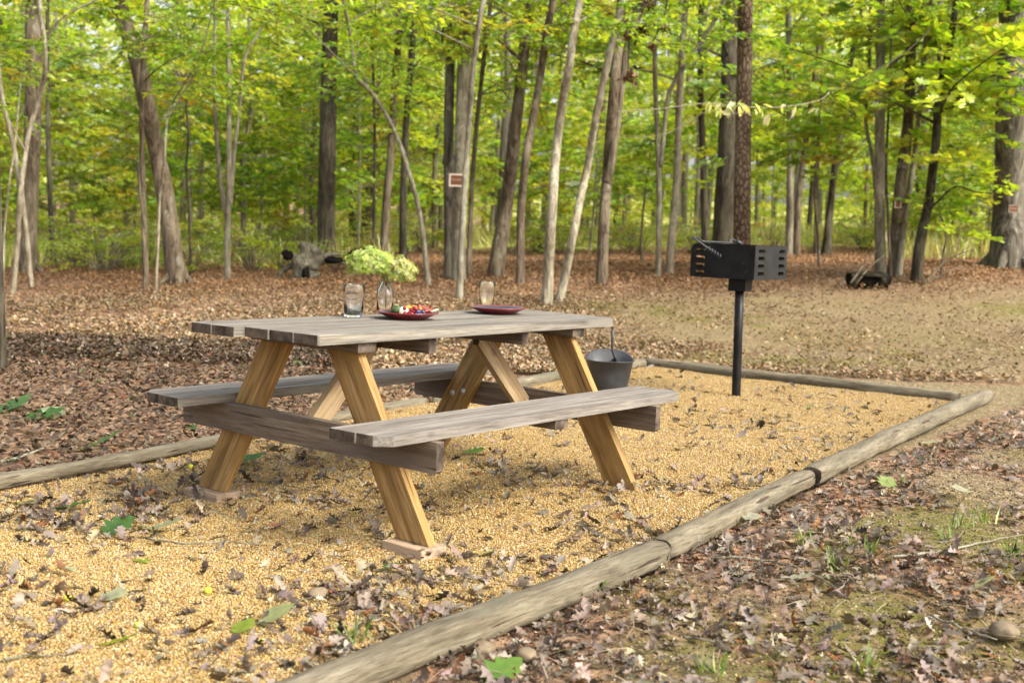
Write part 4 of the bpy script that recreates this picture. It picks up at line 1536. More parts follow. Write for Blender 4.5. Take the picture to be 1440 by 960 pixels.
# ---- trees one can point at, left to right (pixels measured on the photograph)
tree('tree', 'tree', 'broad brown trunk at the far left behind the pale forked saplings', (40, 384), [(40, 330), (43, 250), (47, 120), (46, 0)], 27, 22, B_['brown'], sprays=50)
tree('sapling', 'tree', 'pale twisted sapling whose two feet join below a fork at the far left', (18, 414), [(24, 350), (27, 300), (30, 262), (41, 185), (58, 130), (64, 80), (58, 20), (54, -20)], 8.5, 6, B_['pale'],
     stems=[([(44, 404), (38, 340), (32, 290), (29, 262)], 8, 8, 0), ([(28, 264), (20, 210), (8, 160), (0, 110)], 8, 4), ([(37, 215), (18, 180), (4, 145)], 3.5, 2), ([(62, 66), (74, 40), (98, 18), (140, -4)], 4, 2)], sprays=26, zmin=2.6, limbs=4, jit=.06)
tree('sapling', 'tree', 'hair thin bare sapling beside the left edge, in front of the pale forked one', (4, 416), [(6, 330), (14, 250), (20, 215)], 3.5, 2.5, B_['pale'], sprays=8, limbs=2, extra=1.6)
tree('tree', 'tree', 'straight thin dark trunk right of the broad far left trunk', (76, 373), [(73, 330), (69, 240), (67, 120), (67, 0)], 8, 5.5, B_['dark'], sprays=44, cols='yel')
tree('tree', 'tree', 'thick rough trunk leaning left, the boldest one at left', (249, 400), [(243, 350), (235, 290), (222, 220), (205, 140), (193, 85), (178, 40), (166, 0), (160, -25)], 28, 22, B_['brown'], sprays=46, zmin=4.2, flare=1.1, seg=20, jit=.07)
tree('sapling', 'tree', 'upright slim stem with a split spur, just left of the leaning trunk', (206, 407), [(203, 330), (200, 220), (199, 150), (203, 60), (207, 0)], 9, 7, B_['brown'], stems=[([(205, 330), (198, 280), (194, 235), (193, 228)], 5, 3.5, 0)], sprays=30, zmin=2.8)
tree('sapling', 'tree', 'spindly pale stem crossing in front of the leaning trunk', (219, 414), [(222, 345), (225, 275), (231, 225), (234, 180), (240, 150), (258, 120), (280, 80)], 5, 2.5, B_['pale'], stems=[([(226, 168), (240, 160), (258, 130), (282, 92)], 2.6, 1.5, .3)], sprays=22, zmin=2.5, limbs=4, extra=1.2)
tree('sapling', 'tree', 'thin wavering dark stem standing right behind the leaning trunk', (268, 386), [(266, 310), (262, 240), (265, 190), (262, 150)], 4, 3, B_['dark'], sprays=24, cols='aut', zmin=1.8, extra=2.4)
tree('sapling', 'tree', 'stem forking into three slim rods left of the uprooted stump', (320, 394), [(320, 320), (322, 230), (322, 120), (320, 0)], 9, 6, B_['grey'],
     stems=[([(319, 305), (312, 270), (305, 200), (301, 100), (303, 0)], 7, 4), ([(324, 290), (329, 220), (337, 150), (345, 80), (368, 40)], 6, 3)], sprays=34, cols='yel', zmin=2.4)
tree('tree', 'tree', 'stout dark trunk rising behind the uprooted stump', (459, 352), [(459, 290), (461, 200), (463, 100), (466, 0)], 27, 22, B_['dark'], dist=23.5, sprays=50, zmin=2.8, flare=1.15)
tree('tree', 'tree', 'brownish trunk bending up behind the flower heads', (540, 343), [(544, 280), (549, 220), (555, 130), (560, 60), (562, 0)], 13, 10, B_['brown'], dist=24, sprays=46, zmin=2.6)
tree('sapling', 'tree', 'rod straight thin stem behind the flowers, left of the bent brownish trunk', (526, 347), [(526, 280), (527, 180), (524, 80), (522, 0)], 5, 3.5, B_['dark'], dist=24, sprays=26, cols='yel', zmin=2)
tree('tree', 'tree', 'dark slim upright trunk between the flowers and the arching stem', (567, 358), [(567, 280), (570, 190), (577, 100), (584, 20)], 11, 9, B_['dark'], dist=23, sprays=44, zmin=2.8)
tree('sapling', 'tree', 'bare stem arching far over to the left from beside the twin thick trunks', (602, 402), [(598, 360), (590, 300), (578, 252), (563, 205), (545, 165), (520, 128), (502, 110), (497, 80), (490, 35), (482, 0)], 8.5, 5, B_['grey'], sprays=12, zmin=2.8, limbs=3, extra=.8, jit=.05)
tree('tree', 'tree', 'back one of the twin thick trunks, green and mossy', (632, 391), [(632, 320), (631, 230), (632, 120), (636, 0)], 17, 13, B_['oak'], sprays=50, zmin=3, seg=16)
SIGN_T = tree('tree', 'tree', 'grey thick trunk that carries the brown sign with white border', (645, 395), [(645, 330), (647, 250), (650, 150), (653, 70), (655, 0)], 21, 18, B_['grey'], sprays=44, zmin=3.6, seg=18)
tree('sapling', 'tree', 'slim mottled stem standing just in front of the brown sign', (646, 423), [(648, 360), (652, 290), (658, 200), (665, 100), (676, 20), (682, -10)], 10.5, 8, B_['grey'], sprays=20, zmin=3.2)
tree('sapling', 'tree', 'thin leaning stem right behind the mottled stem by the sign', (659, 389), [(661, 330), (665, 240), (673, 150), (683, 60), (690, 0)], 8, 6, B_['brown'], sprays=30, cols='yel', zmin=2.6)
tree('tree', 'tree', 'brown leaning trunk with a broad foot behind the right tumbler', (697, 389), [(702, 350), (712, 290), (720, 220), (729, 145), (741, 40), (746, 0)], 23, 14, B_['brown'], sprays=40, zmin=3, seg=16)
tree('tree', 'tree', 'narrow rough trunk leaning right, behind the empty plate', (731, 401), [(732, 350), (733, 290), (740, 220), (746, 185), (759, 112), (770, 40), (778, 0)], 13, 11, B_['brown'], sprays=34, zmin=3.2, cols='yel')
tree('tree', 'tree', 'pale barked left partner of the crossing pair right of the tumbler', (769, 427), [(771, 380), (774, 330), (778, 270), (782, 215), (789, 155), (800, 95), (808, 40), (815, 0)], 16, 11, B_['pale'], sprays=20, zmin=3.4, seg=16, jit=.06)
tree('tree', 'tree', 'pale barked right partner of the crossing pair, leaning harder right', (787, 424), [(795, 385), (806, 330), (817, 275), (826, 235), (839, 160), (857, 78), (876, 0)], 13, 10, B_['pale'], sprays=20, zmin=3.4, seg=16, jit=.06)
tree('tree', 'tree', 'trunk splitting in two at mid height right of the crossing pale pair', (846, 401), [(848, 340), (850, 300), (853, 255), (857, 205), (864, 120), (871, 50), (874, 0)], 17, 14, B_['brown'], stems=[([(853, 258), (862, 215), (874, 120), (884, 60), (905, 0)], 12, 9)], sprays=30, zmin=3, seg=14)
tree('sapling', 'tree', 'slim stem with a dark bough reaching up right, left of the grill', (925, 391), [(926, 340), (927, 268), (924, 180), (921, 96), (922, 20)], 8.5, 6.5, B_['grey'], stems=[([(929, 235), (934, 185), (940, 135), (957, 102), (985, 60), (1004, 30)], 6.5, 5)], sprays=26, zmin=2.6, cols='mid')
tree('tree', 'tree', 'pale slender trunk leaning right, nearest the left side of the grill', (941, 386), [(945, 330), (951, 263), (955, 150), (960, 60), (964, 10)], 12.5, 9, B_['pale'], sprays=30, zmin=2.8)
tree('tree', 'tree', 'thin dark trunk seen between the slender pale trunk and the thick black one', (992, 345), [(990, 260), (987, 190), (985, 110), (986, 0)], 11, 8, B_['dark'], dist=26, sprays=44, zmin=2.5)
tree('tree', 'tree', 'thick black trunk behind the left half of the grill box', (1016, 352), [(1018, 300), (1021, 230), (1025, 120), (1027, 0)], 30, 22, B_['dark'], dist=25, sprays=60, zmin=3.2, seg=16, flare=1.2)
tree('pine_tree', 'tree', 'straight pine with scaly reddish bark rising behind the grill box', (1042, 385), [(1043, 340), (1044, 260), (1045, 190), (1047, 90), (1048, 0)], 26, 22, B_['pine'], sprays=24, zmin=4.5, seg=22, jit=.05, flare=1.1, extra=4)
tree('tree', 'tree', 'grey trunk of the close pair right of the grill, the straighter one', (1109, 366), [(1110, 320), (1111, 260), (1111, 120), (1108, 0)], 11, 9, B_['grey'], dist=26, sprays=44, zmin=2.6)
tree('tree', 'tree', 'brown trunk of the close pair right of the grill, leaning right', (1120, 366), [(1121, 320), (1124, 270), (1133, 200), (1148, 90), (1156, 30)], 10, 7, B_['brown'], dist=26, sprays=40, zmin=2.6)
tree('sapling', 'tree', 'pencil thin dark stem in the gap right of the close pair', (1146, 366), [(1147, 310), (1150, 250), (1152, 190)], 4.5, 3.5, B_['dark'], dist=26, sprays=24, zmin=2)
tree('tree', 'tree', 'slim dark trunk with a broad foot in the middle of the right hand clearing', (1161, 367), [(1165, 320), (1168, 290), (1173, 240), (1183, 180), (1193, 110), (1198, 77), (1210, 30)], 11, 8, B_['dark'], stems=[([(1172, 246), (1182, 228), (1196, 218)], 4, 2, .5)], dist=26, sprays=40, zmin=2.4, flare=1.6)
tree('sapling', 'tree', 'crooked grey rod bending in front of the straight trunk above the hollow log', (1235, 384), [(1234, 330), (1233, 290), (1228, 230), (1217, 165), (1222, 110), (1224, 20)], 6, 5, B_['grey'], sprays=16, zmin=2.6, cols='yel')
tree('tree', 'tree', 'straight grey trunk directly above the hollow log on the right', (1238, 388), [(1237, 330), (1237, 240), (1238, 120), (1238, 0)], 16, 13, B_['grey'], sprays=40, zmin=2.9, cols='mid')
SIGN_T2 = tree('tree', 'tree', 'brown trunk bearing a small board, leaning right of the hollow log', (1258, 386), [(1261, 330), (1266, 265), (1273, 210), (1277, 170), (1280, 90), (1282, 0)], 20, 13, B_['brown'], sprays=36, zmin=2.9)
tree('tree', 'tree', 'paler trunk fanning right out of the clump beyond the hollow log', (1264, 388), [(1270, 330), (1280, 262), (1290, 190), (1297, 110), (1304, 40)], 9, 8, B_['pale'], sprays=34, zmin=2.8, cols='yel')
tree('tree', 'tree', 'dark forked front tree with long boughs reaching over to the right edge', (1288, 396), [(1294, 340), (1306, 285), (1311, 245), (1317, 190), (1320, 130), (1328, 98), (1336, 60), (1345, 0)], 16, 9, B_['dark'],
     stems=[([(1325, 108), (1318, 70), (1310, 35), (1308, 0)], 5, 3.5)], sprays=84, zmin=2.0, kind=SPRAY_O, cols='yel', limbs=12, limblen=2.0,
     twigs=[([(1325, 105), (1345, 90), (1364, 86), (1400, 84), (1440, 78)], 5, 2, -.5), ([(1320, 130), (1345, 118), (1375, 116), (1405, 104), (1450, 98)], 5, 2, -.8), ([(1319, 134), (1345, 138), (1380, 138), (1440, 137)], 4, 2, -.3),
            ([(1318, 132), (1300, 128), (1288, 131), (1278, 142)], 4, 2, .2), ([(1302, 300), (1322, 280), (1345, 262), (1372, 270), (1400, 272)], 3.5, 1.6, -.6), ([(1312, 240), (1322, 222), (1336, 206), (1352, 214)], 3.2, 1.5, -.4)], jit=.07)
SIGN_T3 = tree('oak_tree', 'tree', 'massive grey furrowed oak trunk at the right edge with a small sign', (1416, 377), [(1418, 340), (1418, 290), (1420, 200), (1422, 100), (1424, 0)], 44, 36, B_['oak'], sprays=60, zmin=3.4, kind=SPRAY_O, flare=1.35, seg=24, cols='dark')
tree('tree', 'tree', 'dim foot of a trunk cut off by the left edge behind the far bench', (-14, 518), [(-14, 420), (-18, 300), (-22, 150), (-24, 0)], 42, 38, B_['dark'], sprays=70, zmin=4.4, seg=18, limblen=2.6, spr=1.4)

tree('oak_sapling', 'sapling', 'broad leaved sapling filling the gap left of the slender pale trunk by the grill', (902, 372), [(902, 330), (906, 280), (912, 235)], 4, 2.5, B_['brown'], sprays=44, zmin=1.0, kind=SPRAY_O, limbs=9, limblen=1.0, extra=1.0, spr=.85)
tree('oak_sapling', 'sapling', 'broad leaved sapling in the clearing just right of the grill box', (1152, 374), [(1150, 330), (1146, 270), (1150, 200)], 4.5, 3, B_['brown'], sprays=56, zmin=1.7, kind=SPRAY_O, limbs=9, limblen=1.2, extra=1.2, spr=.9)
tree('oak_sapling', 'sapling', 'drooping leafy sapling beside the dark forked tree near the right edge', (1322, 392), [(1326, 360), (1330, 330), (1322, 300)], 3.5, 2, B_['brown'], sprays=22, zmin=.7, kind=SPRAY_O, limbs=6, limblen=.7, extra=.5, spr=.7)
tree('oak_sapling', 'sapling', 'tall broad leaved sapling spreading in front of the crooked grey rod at right', (1252, 392), [(1250, 330), (1246, 240), (1250, 150), (1252, 90)], 5, 3, B_['brown'], sprays=34, zmin=2.2, kind=SPRAY_O, limbs=9, limblen=1.3, extra=1.6, cols='yel')

# ---- slim trees deeper in the wood
rt = random.Random(77)
protos = []
for k in range(5):
    acc = Acc()
    bm = bmesh.new()
    H = 7.4 + .6 * k
    P = smooth_path([Vector((0, 0, -.2)), Vector((rt.uniform(-.1, .1), 0, H * .25)), Vector((rt.uniform(-.3, .3), rt.uniform(-.2, .2), H * .5)), Vector((rt.uniform(-.5, .5), rt.uniform(-.3, .3), H))], 30)
    r0 = (.06, .085, .11, .14, .07)[k]
    tube_bm(bm, P, [r0 * (1 - .6 * i / 30) for i in range(31)], 9, True, .08, k)
    cand = []
    for j in range(22):
        q = P[rt.randrange(6 if k % 2 else 9, 27)]
        a = rt.uniform(0, 6.28); ln = rt.uniform(.8, 2.0)
        Q = smooth_path([q, q + Vector((math.cos(a) * ln * .5, math.sin(a) * ln * .5, ln * .2)), q + Vector((math.cos(a) * ln, math.sin(a) * ln, ln * .32))], 6)
        tube_bm(bm, Q, [.016 * (1 - .75 * i / 6) for i in range(7)], 5, False)
        cand += Q[2:]
    me_t = bpy.data.meshes.new('trunk')
    bmesh.ops.recalc_face_normals(bm, faces=bm.faces); bm.to_mesh(me_t); bm.free()
    me_t.polygons.foreach_set('use_smooth', [True] * len(me_t.polygons))
    me_t.materials.append(B_[('grey', 'brown', 'dark', 'oak', 'pale')[k]])
    n = 58
    pos = np.array([np.array(rt.choice(cand)) + RNG.normal(0, .25, 3) for _ in range(n)])
    add_sprays(acc, SPRAY_S if k % 2 else SPRAY_M, pos, RNG.random(n) * 6.28, RNG.normal(0, .2, n), RNG.uniform(.8, 1.4, n) * 1.15, GREENS, (G_MID, G_YEL, G_YEL, G_MID, G_YEL)[k])
    me_c = acc.mesh('crown'); me_c.materials.append(LEAF)
    protos.append((me_t, me_c))


def copy_tree(k, x, y, s, rz, name, label, cat, group, meshes=None):
    mt, mc = meshes or protos[k]
    e = empty(name, (x, y, float(terrain(x, y)) - .02), label, cat, group, rz)
    e.scale = (s, s, s)
    for nm, me in (('trunk' if meshes is None else 'stem', mt), ('crown' if meshes is None else 'foliage', mc)):
        o = bpy.data.objects.new(nm, me); COL.objects.link(o); o.parent = e


placed = []
cnt = 0
for _ in range(900):
    if cnt >= 44: break
    y = 28 + 17 * rt.random() ** .9
    x = rt.uniform(-.46, .46) * y
    if -.06 < x / y < .5 and y < 41 and rt.random() < .85: continue
    if any((x - a) ** 2 + (y - b) ** 2 < 2.1 for a, b in placed): continue
    placed.append((x, y)); cnt += 1
    copy_tree(cnt % 5, x, y, rt.uniform(.75, 1.2), rt.uniform(0, 6.28), 'tree', 'slim leafy tree standing deeper in the wood behind the nearer trunks', 'tree', 'slim trees deeper in the wood')

# ---- understorey saplings with layered sprays
sprot = []
for k in range(6):
    acc = Acc(); bm = bmesh.new()
    H = (3.2, 4.2, 5.0, 3.6, 5.6, 4.6)[k]
    P = smooth_path([Vector((0, 0, -.1)), Vector((rt.uniform(-.1, .1), rt.uniform(-.1, .1), H * .4)), Vector((rt.uniform(-.3, .3), rt.uniform(-.2, .2), H))], 20)
    tube_bm(bm, P, [.022 * (1 - .8 * i / 20) + .004 for i in range(21)], 7, True)
    pos, yaw = [], []
    for j in range(46 + 6 * k):
        q = P[rt.randrange(7, 21)]
        a = rt.uniform(0, 6.28); ln = rt.uniform(.2, 1.1) * (1.2 - q.z / H * .7)
        Q = [q, q + Vector((math.cos(a) * ln, math.sin(a) * ln, ln * .22))]
        tube_bm(bm, Q, [.007, .004], 4, False)
        pos.append(np.array(Q[1])); yaw.append(a + rt.uniform(-.4, .4))
    me_t = bpy.data.meshes.new('stem')
    bmesh.ops.recalc_face_normals(bm, faces=bm.faces); bm.to_mesh(me_t); bm.free(); me_t.materials.append(B_['grey'])
    n = len(pos)
    add_sprays(acc, SPRAY_M if k % 2 else SPRAY_S, np.array(pos), np.array(yaw), RNG.normal(-.02, .12, n), RNG.uniform(.75, 1.2, n), GREENS, (G_YEL, G_MID, G_YEL, G_AUT, G_MID, G_DARK)[k])
    me_c = acc.mesh('foliage'); me_c.materials.append(LEAF)
    sprot.append((me_t, me_c))
cnt = 0
spl = []
for _ in range(900):
    if cnt >= 38: break
    y = 24.5 + 13 * rt.random()
    x = rt.uniform(-.46, .46) * y
    cx = x / y
    if -.12 < cx < .30 and y < 27: continue
    if cx >= -.07 and cx < .33 and rt.random() < .72: continue
    if any((x - a) ** 2 + (y - b) ** 2 < 1.6 for a, b in spl): continue
    spl.append((x, y)); cnt += 1
    copy_tree(cnt % 6, x, y, rt.uniform(.8, 1.25), rt.uniform(0, 6.28), 'sapling', 'leafy understorey sapling with flat layered branches among the trunks', 'sapling', 'understorey saplings among the trunks', sprot[cnt % 6])

# ---- the wood beyond: one mass of distant foliage and stems
acc = Acc()
n = 5200
y = 40 + 44 * RNG.random(n) ** .8
x = RNG.uniform(-.52, .52, n) * y
z = terrain(x, y) + .3 + 12.5 * RNG.random(n) ** 1.1 * (y / 60)
keep = ~((x / y > -.08) & (z - terrain(x, y) < 2.2) & (y < 54))
x, y, z = x[keep], y[keep], z[keep]; n = len(x)
pos = np.stack([x, y, z], -1)
BIG = [make_spray(60 + i, 1.6, 8, 60, LEAF_S, (.15, .26)) for i in range(5)]
FARG = [(.44, .55, .13), (.54, .61, .14), (.37, .50, .14), (.60, .62, .17), (.26, .39, .11), (.62, .56, .16)]  # leaf colours lightened and greyed to stand in for haze
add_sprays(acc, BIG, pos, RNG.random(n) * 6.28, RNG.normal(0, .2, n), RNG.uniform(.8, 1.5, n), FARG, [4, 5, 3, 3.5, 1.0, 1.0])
tag(link('far_woods', acc.mesh('far_woods'), LEAF), 'hazy yellow green mass of leaves closing off the far wood', 'woods', kind='stuff')
bm = bmesh.new()
for k in range(150):
    y = rt.uniform(42, 82); x = rt.uniform(-.5, .5) * y
    z0 = float(terrain(x, y)); rr = rt.uniform(.06, .17)
    tube_bm(bm, [(x, y, z0 - .2), (x + rt.uniform(-.3, .3), y, z0 + 5), (x + rt.uniform(-.9, .9), y, z0 + 14)], [rr, rr * .8, rr * .4], 6, False)
tag(bm_obj('far_trunks', bm, B_['grey'], None, None, True), 'countless thin grey trunks in the far wood', 'woods', kind='stuff')

# ---- low brush along the edge of the wood (left and beyond the clearing)
bprot = []
for k in range(5):
    acc = Acc(); bm = bmesh.new()
    n = 34
    pos, yaw = [], []
    for j in range(n):
        a = rt.uniform(0, 6.28); ln = rt.uniform(.15, .75); h = rt.uniform(.15, .95)
        tip = Vector((math.cos(a) * ln, math.sin(a) * ln, h))
        tube_bm(bm, [Vector((0, 0, -.04)), tip * .55 + Vector((0, 0, h * .15)), tip], [.006, .005, .002], 4, False)
        pos.append(np.array(tip) * .8); yaw.append(a)
    me_t = bpy.data.meshes.new('stem'); bm.to_mesh(me_t); bm.free(); me_t.materials.append(B_['brown'])
    add_sprays(acc, SPRAY_S, np.array(pos), np.array(yaw), RNG.normal(.3, .3, n), RNG.uniform(.3, .6, n), GREENS + [(.22, .13, .05)], [4, 4, 3, 2.5, 1.5, 2, .6, 2.2])
    me_c = acc.mesh('foliage'); me_c.materials.append(LEAF)
    bprot.append((me_t, me_c))
cnt = 0
for _ in range(900):
    if cnt >= 70: break
    y = rt.uniform(19.5, 30); x = rt.uniform(-.45, .42) * y
    cx = x / y
    if cx > -.13 and y < 27: continue
    cnt += 1
    copy_tree(0, x, y, rt.uniform(.6, 1.25), rt.uniform(0, 6.28), 'shrub', 'low twiggy shrub in the brush along the edge of the wood', 'shrub', 'shrubs along the edge of the wood', bprot[cnt % 5])
# dry stalks and grass of the far clearing
acc = Acc()
blade = leaf_strip([.018, .022, .018, .01, .001], .7, 0, .1, 0)
n = 26000
y = 21 + 24 * RNG.random(n); x = RNG.uniform(-.46, .46, n) * y
cx = x / y
k = ((cx > -.10) & (y > 31.5 + 2 * vnoise(x, y, 2, 41))) | ((cx <= -.10) & (y < 31) & (vnoise(x, y, 1.2, 42) > .35)) | ((cx > .30) & (y > 22) & (vnoise(x, y, 1.0, 43) > .4))
x, y = x[k], y[k]; n = len(x)
R = rot_zxy(RNG.random(n) * 6.28, RNG.normal(0, .3, n), RNG.normal(-1.15, .3, n)) * RNG.uniform(.18, .6, n)[:, None, None] * np.array([1, 1.6, 1])[None, None, :]
acc.add(*scatter(blade[0], blade[1], R, np.stack([x, y, terrain(x, y)], -1), pick([(.34, .36, .10), (.44, .42, .15), (.24, .30, .06), (.40, .32, .16), (.22, .15, .08)], [4, 4, 3, 2, 2], n)))
tag(link('clearing_grass', acc.mesh('clearing_grass'), GRASSM), 'pale sunlit grass and dry stalks in the clearing beyond the trees', 'grass', kind='stuff')


# ---- signs on trunks
SIGNBROWN = simple('sign_brown_paint', (.13, .045, .014), .5, .4, .2, 40, .05)
SIGNWHITE = simple('sign_white_paint', (.52, .44, .36), .6, .3, .1, 40, .05)
BOARDTAN = simple('weathered_tan_board', (.36, .22, .14), .7, .2, .2, 40, .2)


def sign(px, py, wpx, hpx, dist, label, border=SIGNWHITE, lines=2, name='sign'):
    c = aty(px, py, dist)
    wv, hv = wpx * dist / F, hpx * dist / F
    e = empty(name, c, label, 'sign')
    bm = bmesh.new(); bmesh.ops.create_cube(bm, size=1)
    for v in bm.verts: v.co = Vector((v.co.x * wv, v.co.y * .012, v.co.z * hv))
    bmesh.ops.bevel(bm, geom=bm.edges[:], offset=.003, segments=1, affect='EDGES')
    bm_obj('board', bm, SIGNBROWN, e)
    t = .13 * hv
    bm = bmesh.new()
    for (x, z, sx, sz) in ((0, hv / 2 - t / 2, wv, t), (0, -hv / 2 + t / 2, wv, t), (-wv / 2 + t / 2, 0, t, hv - 2 * t), (wv / 2 - t / 2, 0, t, hv - 2 * t)):
        r = bmesh.ops.create_cube(bm, size=1)
        for v in r['verts']: v.co = Vector((v.co.x * sx + x, v.co.y * .004 - .009, v.co.z * sz + z))
    bm_obj('border', bm, border, e)
    if lines:
        # worn-away lettering: pale, unreadable strokes
        bm = bmesh.new(); rr = random.Random(int(px))
        for k in range(6):
            x = -wv * .27 + wv * .54 * k / 5
            hh = hv * .20 * rr.uniform(.8, 1.1)
            for (dx, dz, sx, sz) in ((0, 0, wv * .022, hh), (wv * .03, hh * .38, wv * .05, hv * .035), (wv * .03, -hh * .1 * (k % 3), wv * .05, hv * .035)):
                r = bmesh.ops.create_cube(bm, size=1)
                for v in r['verts']: v.co = Vector((v.co.x * sx + x + dx, v.co.y * .002 - .0078, v.co.z * sz + dz + hv * .02))
        bm_obj('worn_lettering', bm, simple('faded_letter_paint', (.46, .30, .2), .6, .3, .2, 60, .05), e)


def sign_dist(t, z):
    e, sp, y0 = t
    q = min(sp, key=lambda p: abs(p.z + e.location.z - z))
    return e.location.y + q.y


sign(642, 253.5, 21, 18, sign_dist(SIGN_T, aty(642, 253.5, SIGN_T[2]).z) - 26 / (F / SIGN_T[2]) / 2 - .045, 'brown sign with white border on the grey trunk above the flowers')
sign(1425, 293.5, 14, 10.5, sign_dist(SIGN_T3, aty(1425, 293.5, SIGN_T3[2]).z) - 46 / (F / SIGN_T3[2]) / 2 - .10, 'small dark red sign with pale border on the massive oak', lines=1, border=simple('dull_sign_border', (.22, .175, .14), .7, .2, .2, 40, .1))  # border colour darker and browner than on the other signs
sign(1262.5, 286.5, 9.5, 12, sign_dist(SIGN_T2, aty(1262.5, 286.5, SIGN_T2[2]).z) - 17 / (F / SIGN_T2[2]) / 2 - .045, 'small tan board with pale top edge on the trunk by the hollow log', lines=0)

# ---- stumps and logs
def lump(bm, c, r, seed, sub=3, amp=.3, sc=(1, 1, 1), M=None):
    res = bmesh.ops.create_icosphere(bm, subdivisions=sub, radius=1)
    for v in res['verts']:
        k = 1 + amp * mnoise.noise(v.co * 1.6 + Vector((seed, 0, 0))) + amp * .6 * mnoise.noise(v.co * 4.3 + Vector((0, seed, 0)))
        q = Vector((v.co.x * r * sc[0] * k, v.co.y * r * sc[1] * k, v.co.z * r * sc[2] * k))
        if M: q = M @ q
        v.co = q + Vector(c)


ROOTWOOD = bark('weathered_root_wood', (.08, .065, .05), (.21, .18, .14), (.29, .25, .20), .6, .5, moss=.1, bstr=.8)
b = at(430, 392)
st = empty('uprooted_stump', b, 'grey uprooted stump with dark hollows and root prongs in the leaf litter', 'stump')
s = b.y / F
bm = bmesh.new()
P = [Vector((2, 0, -2)) * s, Vector((-2, .0, 12)) * s, Vector((3, 4, 30)) * s, Vector((8, 10, 44)) * s]
tube_bm(bm, smooth_path(P, 18), [s * (20 - 5 * (i / 18) + 3 * math.sin(i * .9)) for i in range(19)], 18, True, .35, 4)
bm_obj('root_mass', bm, ROOTWOOD, st, None, True)
for k, (ax, az, ln, rr) in enumerate(((-26, 34, 1, 4), (-30, 8, 1, 4), (32, 30, 1, 5), (48, 36, 1, 5), (-44, -2, 1, 5), (20, 50, 1, 3), (60, 22, 1, 4), (-14, 52, 1, 3))):
    bm = bmesh.new()
    P = [Vector((ax * .15, 2, 20)) * s, Vector((ax * .6, -4 + k, (az + 20) / 2 + 6)) * s, Vector((ax, -2 * k + 6, az)) * s]
    tube_bm(bm, smooth_path(P, 10), [s * rr * (1.2 - .9 * i / 10) for i in range(11)], 8, True, .2, k)
    bm_obj('root_prong', bm, ROOTWOOD, st, None, True)
HOLLOW = simple('clod_and_hollow_black', (.010, .008, .007), .95, .05, .4, 30, .5)  # near-black for the stump holes, log core and root clod
for (ax, ay, az, rx_, rz_) in ((-24, -12, 33, 8, 7), (3, -19, 8, 6, 9), (38, -2, 28, 14, 5)):  # surface lumps whose black stands in for shade in the holes
    bm = bmesh.new()
    lump(bm, (ax * s, ay * s, az * s), 1, ax, 3, .45, (rx_ * s, 6 * s, rz_ * s))
    bm_obj('hollow_shade', bm, HOLLOW, st, None, True)
b2 = at(512, 374)
bm = bmesh.new(); lump(bm, (0, 0, .1), 1, 9, 3, .4, (.34, .25, .22))
tag(bm_obj('dark_root_clod', bm, HOLLOW, None, Matrix.Translation(b2), True), 'dark earthy root clod behind the flower heads', 'root clod')

b = at(1222, 402)
s = b.y / F
lg = empty('hollow_log', b, 'short hollow log with dark mouth below the straight grey trunk', 'log')
bm = bmesh.new()
seg_ = 22
rings = []
for i, x in enumerate(np.linspace(-30, 26, 14)):
    for_r = []
    for k in range(seg_):
        a = 2 * math.pi * k / seg_
        rr = (13 + 2 * math.sin(a * 3 + i * .4) + 1.5 * mnoise.noise(Vector((x * .1, math.cos(a) * 2, math.sin(a) * 2))))
        for_r.append(bm.verts.new((x * s, math.cos(a) * rr * s * 1.1, (8 + math.sin(a) * rr * .85) * s)))
    rings.append(for_r)
for a_, b_2 in zip(rings[:-1], rings[1:]):
    for k in range(seg_):
        an = 2 * math.pi * (k + .5) / seg_
        i_ = rings.index(a_)
        if math.cos(an) < -.55 and 3 <= i_ <= 9 and math.sin(an) < .55: continue      # the broken open side
        bm.faces.new((a_[k], a_[(k + 1) % seg_], b_2[(k + 1) % seg_], b_2[k]))
bmesh.ops.solidify(bm, geom=bm.faces[:], thickness=2.2 * s)
bm_obj('log_shell', bm, B_['dark'], lg, None, True)
bm = bmesh.new(); lump(bm, (-2 * s, 2 * s, 7 * s), 1, 3, 3, .3, (24 * s, 7 * s, 8 * s))  # near-black lump filling the open log
bm_obj('dark_core', bm, HOLLOW, lg, None, True)
for k, (P, rr, lab) in enumerate((([(1196, 398), (1215, 372), (1232, 352)], 2.2, 'thin dead branch propped steeply from the hollow log'), ([(1204, 399), (1222, 376), (1242, 360), (1250, 352)], 2.2, 'thin dead branch propped beside the steep one on the hollow log'),
                                  ([(1298, 400), (1322, 374), (1338, 362), (1370, 350)], 2.4, 'fallen bare branch right of the dark forked tree'), ([(1292, 404), (1330, 384), (1350, 374)], 2.0, 'fallen twiggy branch lying low right of the dark forked tree'))):
    y0 = b.y - .2 + .05 * k
    bm = bmesh.new()
    Q = smooth_path([aty(p[0], p[1], y0 + .1 * i) for i, p in enumerate(P)], 10)
    tube_bm(bm, Q, [rr * s / 2 * (1.3 - .8 * i / 10) for i in range(11)], 6)
    tag(bm_obj('dead_branch', bm, B_['brown'], None, None, True), lab, 'branch', 'dead branches around the hollow log')
for P, rr, lab in (([(118, 382), (170, 366), (220, 360), (274, 356)], 6, 'long fallen log in the brush left of the leaning trunk, upper one'), ([(112, 384), (160, 379), (228, 379)], 6, 'fallen log in the brush left of the leaning trunk, lower one')):
    bm = bmesh.new()
    Q = smooth_path([aty(p[0], p[1], 20.6 + (.5 if rr else 0) + .3 * i) for i, p in enumerate(P)], 14)
    tube_bm(bm, Q, [rr * 21 / F / 2 * (1.2 - .5 * i / 14) for i in range(15)], 9, True, .12, 2)
    tag(bm_obj('fallen_log', bm, B_['grey'], None, None, True), lab, 'log', 'fallen logs in the brush')

